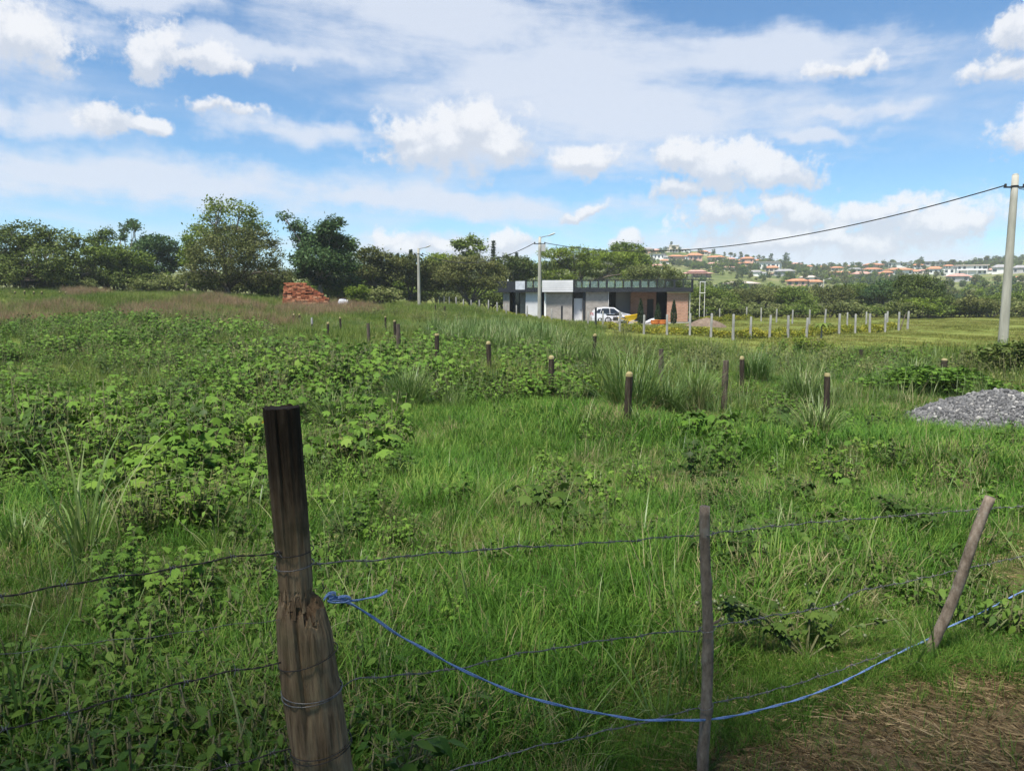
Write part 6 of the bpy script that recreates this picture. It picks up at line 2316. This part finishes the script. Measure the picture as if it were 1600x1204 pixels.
def berry_plant():
    p = on_ground(1260, 1030)
    root = empty('nightshade_plant', p)
    tag(root, 'sprawling weed carrying round pale green berries between the fence sticks', 'weed')
    r = np.random.default_rng(4)
    m_, items, bz = MB(), [], []
    for s in range(9):
        a = r.uniform(-.6, 3.6)
        L_ = r.uniform(.22, .42)
        tip = np.array((L_ * math.cos(a) * 1.3, L_ * math.sin(a) * .5, r.uniform(.16, .34)))
        m_.tube([(0, 0, 0), tuple(tip * .5 + (0, 0, .06)), tuple(tip)], [.006, .005, .003], 5)
        for k in range(12):
            t = r.uniform(.25, 1)
            c = tip * t + np.array((0, 0, .12 * t * (1 - t) * 2))
            items.append((c, r.uniform(0, 6.28), -r.uniform(-.2, .9), r.uniform(.025, .06)))
        for k in range(5):
            t = r.uniform(.6, 1.05)
            bz.append(tip * t + r.normal(size=3) * .018)
    m_.build('stems', 'weed_stem', root)
    V, F_, rn = place_leaves(items, 'lobed', r)
    obj('leaves', np_mesh('leaves', V, [F_], rn), 'weed_leaf_dark', root)
    b_ = MB()
    b_.rings([[(.0105 * math.sin(t) * math.cos(a), .0105 * math.sin(t) * math.sin(a), .0105 * math.cos(t)) for a in np.linspace(0, 2 * math.pi, 10, endpoint=False)] for t in np.linspace(.15, 3.0, 7)])
    bm = b_.mesh('berry', True)
    bm.materials.append(MATS['berry'])
    for c in bz:
        o = obj('berry', bm, None, root, tuple(c))
        o.scale = (r.uniform(.75, 1.15),) * 3


berry_plant()

# a few yellow flowers beside the big post
p = on_ground(404, 700)
root = empty('yellow_flower', p)
tag(root, 'weed sprig with small yellow flowers beside the head of the big post', 'flower')
MB().tube([(0, 0, 0), (.02, 0, .3)], [.005, .003], 4).build('stem', 'weed_stem', root)
for k in range(3):
    V, F_ = [(0, 0, 0)], []
    c = (0.02 + .05 * (k - 1), .02 * k, .3 + .03 * k)
    for j in range(10):
        q = .035 if j % 2 else .018
        V.append((q * math.cos(j * .628), -.008, q * math.sin(j * .628)))
    F_ = [(0, 1 + j, 1 + (j + 1) % 10) for j in range(10)]
    MB().add(V, F_).build('flower_head', 'flower_yellow', root, c)


# ------------------------------------------------------------------ the near fence
N1, N2, N3 = Vector((-.54, 1.95, 0)), Vector((.686, 2.62, 0)), Vector((1.96, 3.50, 0))


def fence_pt(px, py, toward=0.0):
    d = ray(px, py)
    a, b = (N1, N2) if px < 1105 else (N2, N3)
    M_ = np.array([[b.x - a.x, -d.x], [b.y - a.y, -d.y]])
    s, t = np.linalg.solve(M_, np.array([-a.x, -a.y]))
    p = Vector((d.x * t, d.y * t, CAM_Z + d.z * t))
    return p - (p - Vector((0, 0, CAM_Z))).normalized() * toward


def smooth_path(pts, sub=8):
    out = []
    n = len(pts)
    for i in range(n - 1):
        p0, p1, p2, p3 = pts[max(i - 1, 0)], pts[i], pts[i + 1], pts[min(i + 2, n - 1)]
        for k in range(sub):
            t = k / sub
            out.append(.5 * ((2 * p1) + (p2 - p0) * t + (2 * p0 - 5 * p1 + 4 * p2 - p3) * t * t + (3 * p1 - p0 - 3 * p2 + p3) * t ** 3))
    out.append(pts[-1])
    return out


def big_post():
    Y0 = 1.95
    rows = [(636, 412, 467), (645, 413, 469), (690, 417, 473), (740, 421, 478), (790, 425, 482), (840, 429, 485), (870, 432, 487), (900, 435, 489), (918, 438, 491), (926, 439, 497), (934, 437, 500), (945, 436, 505), (960, 434, 510), (985, 435, 517),
            (1020, 438, 522), (1060, 442, 528), (1110, 449, 536), (1160, 457, 543), (1204, 464, 550), (1300, 478, 562), (1420, 496, 576)]
    c0 = at(520, 1460, Y0)
    bz_ = gz(c0.x, Y0)
    root_p = Vector((c0.x, Y0, bz_))
    root = empty('fence_post', root_p)
    tag(root, 'thick weathered split fence post with black-stained head and rotten shoulder', 'fence post')
    K = 72
    r = np.random.default_rng(2)
    fib = np.repeat(r.normal(size=K // 2) * .035, 2) + r.normal(size=K) * .012
    # the upper, peeled core goes on inside a thicker rind that breaks off along a ragged edge
    ys = np.concatenate([np.arange(636, 900, 9), np.arange(900, 1020, 2.5), np.arange(1020, 1421, 15)])
    xl = np.interp(ys, [q[0] for q in rows], [q[1] for q in rows])
    xr = np.interp(ys, [q[0] for q in rows], [q[2] for q in rows])
    cl = np.interp(ys, [636, 930, 1020, 1420], [412, 439, 448, 505])
    cr = np.interp(ys, [636, 900, 930, 1020, 1420], [467, 488, 489, 494, 540])
    edge = []
    for k in range(K):
        th = 2 * math.pi * k / K
        e = 932 + 26 * math.exp(-((th - 5.42) / .3) ** 2) + 12 * math.exp(-((th - 4.6) / .2) ** 2) - 8 * math.exp(-((th - 3.9) / .5) ** 2)
        edge.append(e + 13 * mnoise.noise(Vector((k * .55, 1, 2))) + 5 * r.normal())
    rings = []
    for i, y in enumerate(ys[::-1]):
        ii = len(ys) - 1 - i
        def rad_c(a_, b_):
            L_, R_ = at(a_, y, Y0), at(b_, y, Y0)
            return (L_.x + R_.x) / 2, (R_.x - L_.x) / 2, L_.z
        c0x, r0_, z_ = rad_c(cl[ii], cr[ii])
        c1x, r1_, _ = rad_c(xl[ii], xr[ii])
        ring = []
        for k in range(K):
            th = 2 * math.pi * k / K
            dx, dy = math.cos(th), math.sin(th)
            f = min(1, max(0, (y - edge[k]) / 12.0)) if 890 < y else 0
            n_ = 1 + fib[k] + .05 * mnoise.noise(Vector((dx * 2, dy * 2, z_ * 3))) + .03 * mnoise.noise(Vector((dx * 9, dy * 9, z_ * 9)))
            n_ -= .10 * math.exp(-((th - 4.66 - .05 * math.sin(y * .02)) / .05) ** 2)
            # crumbled wood near the break
            if 915 < y < 1005:
                n_ -= (1 - f) * .12 * abs(mnoise.noise(Vector((dx * 14, dy * 14, y * .11))))
                n_ -= (1 - f) * .12 * math.exp(-((y - 958) / 18) ** 2) * math.exp(-((th - 5.42) / .24) ** 2)
            cx, rad = c0x + (c1x - c0x) * f, r0_ + (r1_ - r0_) * f
            dz = .006 * mnoise.noise(Vector((dx * 3, dy * 3, 5))) if i == len(ys) - 1 else 0
            ring.append((cx + rad * n_ * dx - root_p.x, rad * n_ * dy, z_ + dz - bz_))
        rings.append(ring)
    m_ = MB().rings(rings, cap=True)
    o = m_.build('shaft', 'post_wood', root, smooth=False)
    # splinters standing along the broken edge of the rind
    for q in range(34):
        th = r.uniform(3.3, 6.3)
        k = int(th / (2 * math.pi) * K) % K
        y = edge[k] + r.uniform(4, 16)
        a_, b_ = at(np.interp(y, ys, xl), y, Y0), at(np.interp(y, ys, xr), y, Y0)
        cx, rad = (a_.x + b_.x) / 2 - root_p.x, (b_.x - a_.x) / 2 * 1.0
        z_, hh_, w_ = a_.z - bz_, r.uniform(.012, .04), r.uniform(.05, .12)
        V = []
        for dth, rr_, dz in ((-w_, 1.0, 0), (w_, 1.0, 0), (w_, .86, 0), (-w_, .86, 0), (r.uniform(-.05, .05), .93 + r.uniform(-.04, .05), hh_)):
            V.append((cx + rad * rr_ * math.cos(th + dth), rad * rr_ * math.sin(th + dth), z_ + dz))
        MB().add(V, [(0, 1, 4), (1, 2, 4), (2, 3, 4), (3, 0, 4), (3, 2, 1, 0)]).build('splinter', 'post_wood', root)
    return root, root_p


big_root, big_p = big_post()


def stick(ptop, pbase, rad0, rad1, label, seed, knots=5):
    r = np.random.default_rng(seed)
    root = empty('fence_stick', pbase)
    tag(root, label, 'fence post')
    v = ptop - pbase
    K, n = 18, 34
    rings = []
    ax = v.normalized()
    u = ax.cross(Vector((0, 1, 0))).normalized()
    w_ = ax.cross(u)
    kn = [(r.uniform(.1, .9), r.uniform(0, 6.28)) for _ in range(knots)]
    for i in range(n + 1):
        t = i / n
        t2 = t * 1.12 - .12
        c = v * t2 + u * .010 * math.sin(t * 7 + seed) + w_ * .008 * math.sin(t * 5 + 2 * seed)
        rd = rad0 + (rad1 - rad0) * t
        ring = []
        for k in range(K):
            th = 2 * math.pi * k / K
            f = 1 + .09 * mnoise.noise(Vector((math.cos(th) * 1.5, math.sin(th) * 1.5, t * 18 + seed)))
            for kt, ka in kn:
                f += .32 * math.exp(-((t - kt) / .016) ** 2 - ((math.remainder(th - ka, 2 * math.pi)) / .5) ** 2)
            ring.append(tuple(c + (u * math.cos(th) + w_ * math.sin(th)) * rd * f))
        rings.append(ring)
    MB().rings(rings).build('shaft', 'stick_bark', root, smooth=True)
    return root


t2 = at(1105, 790, 2.62)
b2 = Vector((at(1102, 1200, 2.62).x, 2.62, gz(.68, 2.62)))
st2 = stick(t2, b2, .0215, .0185, 'thin upright grey fence stick where the blue rope dips lowest', 1)
# broken twig stub
q = at(1112, 975, 2.62) - b2
MB().tube([tuple(q), tuple(q + Vector((.022, -.01, .018))), tuple(q + Vector((.03, -.012, .03)))], [.006, .005, .002], 6).build('twig_stub', 'stick_bark', st2)
t3 = at(1548, 776, 3.42)
b3 = Vector((at(1452, 1036, 3.50).x, 3.50, gz(1.96, 3.5)))
stick(t3, b3, .026, .0225, 'thin leaning fence stick tilted away to one side', 2, 7)


# barbed wire
def barb_mesh():
    m_ = MB()
    pts = []
    for i in range(25):
        a = i / 24 * 4 * math.pi
        pts.append((-.006 + .012 * i / 24, .0042 * math.cos(a), .0042 * math.sin(a)))
    m_.tube(pts, .0011, 5)
    for s, a in ((-1, .6), (-1, 3.6), (1, 2.2), (1, 5.2)):
        m_.tube([(s * .004, .003 * math.cos(a), .003 * math.sin(a)), (s * .008, .016 * math.cos(a), .016 * math.sin(a))], [.0011, .0006], 4)
    return m_.mesh('barb')


BARB = barb_mesh()
BARB.materials.append(MATS['wire'])


def barbed(pix, label, dark=False, barbs=True, rad=.0014, loops=(), jit=.0, single=False):
    pts = smooth_path([fence_pt(x_, y_, .0) for x_, y_ in pix], 10)
    root_p = pts[0].copy()
    root = empty('barbed_wire', root_p)
    tag(root, label, 'barbed wire')
    mt = 'wire_dark' if dark else 'wire'
    # resample finely for the twist
    L_ = [0]
    for i in range(1, len(pts)):
        L_.append(L_[-1] + (pts[i] - pts[i - 1]).length)
    tot = L_[-1]
    N = int(tot / .010)
    s = np.linspace(0, tot, N)
    A = np.array([[p.x, p.y, p.z] for p in pts])
    C = np.stack([np.interp(s, L_, A[:, j]) for j in range(3)], 1)
    C[:, 2] += .0022 * np.sin(s * 21) + .002 * np.sin(s * 47 + 1)
    for k in ((0, 1) if not single else (0,)):
        ph = s * 2 * math.pi / .055 + k * math.pi
        off = np.stack([.0006 * np.sin(ph), rad * 1.05 * np.cos(ph), rad * 1.05 * np.sin(ph)], 1) * (0 if single else 1)
        P = C + off - np.array(root_p)
        MB().tube([tuple(q) for q in P], rad, 5).build('strand', mt, root, smooth=True)
    if barbs:
        r = random.Random(int(pix[0][1]))
        d_ = .06
        while d_ < tot:
            i = int(np.searchsorted(s, d_))
            i = min(max(i, 1), N - 1)
            t = Vector(C[i] - C[i - 1]).normalized()
            o = obj('barb', BARB, None, root, Vector(C[i]) - root_p)
            o.rotation_euler = (Matrix.Rotation(0, 4, 'X') @ t.to_track_quat('X', 'Z').to_matrix().to_4x4() @ Matrix.Rotation(r.uniform(0, 6.28), 4, 'X')).to_euler()
            d_ += r.uniform(.115, .135)
    # turns of wire round a post
    for (xl, xr, yl, yr, Yd) in loops:
        a_, b_ = at(xl, yl, Yd), at(xr, yr, Yd)
        c = (a_ + b_) / 2
        rx = (b_.x - a_.x) / 2 * 1.04 + .0015
        pp = []
        for k in range(33):
            th = 2 * math.pi * k / 32
            pp.append((c.x + rx * math.cos(th) - root_p.x, c.y + rx * math.sin(th) - root_p.y, c.z + (b_.z - a_.z) / 2 * math.cos(th) - .006 * (1 - math.cos(th + 1.57)) * 0 - root_p.z))
        MB().tube(pp, rad * 1.15, 5, cap=False).build('wire_turn', mt, root, smooth=True)
    return root


barbed([(462, 884), (495, 881), (600, 872), (770, 857), (930, 848), (1090, 835), (1105, 834), (1250, 818), (1400, 806), (1535, 795), (1600, 790), (1720, 780)],
       'top barbed wire strand from the big post past both sticks', loops=((433, 488, 884, 879, 1.95), (1097, 1115, 833, 832, 2.62)))
barbed([(480, 1078), (530, 1074), (570, 1058), (690, 1048), (820, 1020), (1000, 992), (1090, 984), (1110, 980), (1180, 966), (1230, 958), (1300, 945), (1345, 922), (1400, 912), (1500, 890), (1600, 868), (1720, 840)],
       'middle barbed wire strand right of the big post', loops=((444, 531, 1074, 1074, 1.95), (445, 531, 1083, 1076, 1.95), (1095, 1116, 984, 980, 2.62)))
barbed([(520, 1270), (700, 1206), (800, 1176), (900, 1152), (1000, 1129), (1092, 1105), (1105, 1100), (1200, 1080), (1300, 1050), (1400, 1015), (1480, 992), (1600, 950), (1720, 905)],
       'lowest barbed wire strand crossing the blue rope', loops=((1093, 1113, 1105, 1100, 2.62),))
barbed([(-160, 952), (0, 930), (100, 914), (200, 899), (320, 878), (430, 863), (470, 860)],
       'top barbed wire strand left of the big post', True, loops=((431, 487, 862, 858, 1.95),))
barbed([(-160, 1040), (0, 1020), (150, 1004), (300, 985), (430, 968), (470, 964)],
       'thin smooth silvery wire left of the big post', False, False, .0009, single=True)
barbed([(-160, 1172), (0, 1138), (100, 1116), (200, 1088), (300, 1062), (440, 1034), (480, 1022)],
       'middle barbed wire strand left of the big post', True, loops=((439, 524, 1034, 1014, 1.95),))
barbed([(150, 1260), (330, 1203), (400, 1186), (455, 1168), (490, 1166)],
       'lowest barbed wire strand left of the big post', True, loops=((458, 546, 1172, 1160, 1.95), (456, 545, 1162, 1156, 1.95)))


def blue_rope():
    main = [(514, 936), (540, 939), (580, 962), (620, 990), (660, 1012), (710, 1040), (760, 1063), (820, 1087), (900, 1107), (950, 1116), (1000, 1124), (1050, 1124), (1100, 1124), (1150, 1117), (1200, 1105), (1250, 1091), (1300, 1072), (1340, 1053),
            (1380, 1032), (1420, 1012), (1450, 998), (1480, 980), (1530, 958), (1600, 922), (1720, 862)]
    pts = [fence_pt(x_, y_, .045) for x_, y_ in main]
    root_p = pts[0].copy()
    root = empty('blue_rope', root_p)
    tag(root, 'pale blue plastic rope slung from the big post in a long sag', 'rope')

    def strand(pts, name, twist=True, rad=.0025):
        P = smooth_path(pts, 10)
        A = np.array([[p.x, p.y, p.z] for p in P])
        s = np.concatenate([[0], np.cumsum(np.linalg.norm(np.diff(A, axis=0), axis=1))])
        N = max(12, int(s[-1] / .006))
        q = np.linspace(0, s[-1], N)
        C = np.stack([np.interp(q, s, A[:, j]) for j in range(3)], 1) - np.array(root_p)
        for k in (0, 1):
            ph = q * 2 * math.pi / .34 + k * math.pi + .8
            off = np.stack([0 * ph, rad * .95 * np.cos(ph), rad * .95 * np.sin(ph)], 1)
            MB().tube([tuple(c) for c in C + off], rad, 7).build(name, 'rope', root, smooth=True)
    strand(pts, 'strand')
    # loose end
    strand([fence_pt(x_, y_, .06) for x_, y_ in ((512, 930), (530, 934), (550, 938), (575, 934), (590, 931), (600, 926), (605, 922))], 'loose_end', rad=.0022)
    # knot loops at the post
    strand([fence_pt(x_, y_, .065) for x_, y_ in ((506, 936), (514, 927), (524, 926), (522, 933), (512, 938), (520, 941), (538, 940), (548, 935), (540, 931), (528, 933))], 'knot', rad=.0022)


blue_rope()


# ------------------------------------------------------------------ the broad tree that shades the fence from behind the viewer
def shade_tree():
    r = np.random.default_rng(90)
    lumps = []
    for i in range(40):
        x_ = r.uniform(-9.5, 9.5)
        y_ = r.uniform(-8.5, 0.9)
        if x_ < -2.5 and y_ > -1.0:
            y_ -= 0.9
        if x_ > 0.5 and y_ > -1.6:
            y_ -= 1.3
        z_ = r.uniform(6.2, 8.6)
        lumps.append((x_, y_, z_, r.uniform(1.5, 2.3), r.uniform(1.3, 2.0), r.uniform(.7, 1.2)))
    make_tree('shade_tree', 'broad spreading roadside tree whose crown shades the near fence', Vector((-2.2, -6.5, gz(-2.2, -6.5))), 9.5, 18, 'crown_shade', 91,
              h0=3.2, n=6200, leaf=.30, lumps=[(a + 2.2, b + 6.5, c, d_, e, f) for a, b, c, d_, e, f in lumps], trunk=.42, clump=.9, shell=.3)


shade_tree()

# ------------------------------------------------------------------ haze
m, g = new_mat('haze')
pv = g.n('ShaderNodeVolumePrincipled')
pv.inputs['Color'].default_value = (0.86, 0.92, 1.0, 1)
pv.inputs['Density'].default_value = 0.0003
pv.inputs['Anisotropy'].default_value = 0.0
go_ = g.n('ShaderNodeOutputMaterial')
m.node_tree.links.new(pv.outputs[0], go_.inputs['Volume'])
try:
    m.cycles.homogeneous_volume = True
except Exception:
    pass
hz = MB().box((-1800, -90, -9), (1800, 1600, 64)).build('haze', 'haze')
tag(hz, 'thin pale haze over the field and the far hillside', 'haze', kind='stuff')
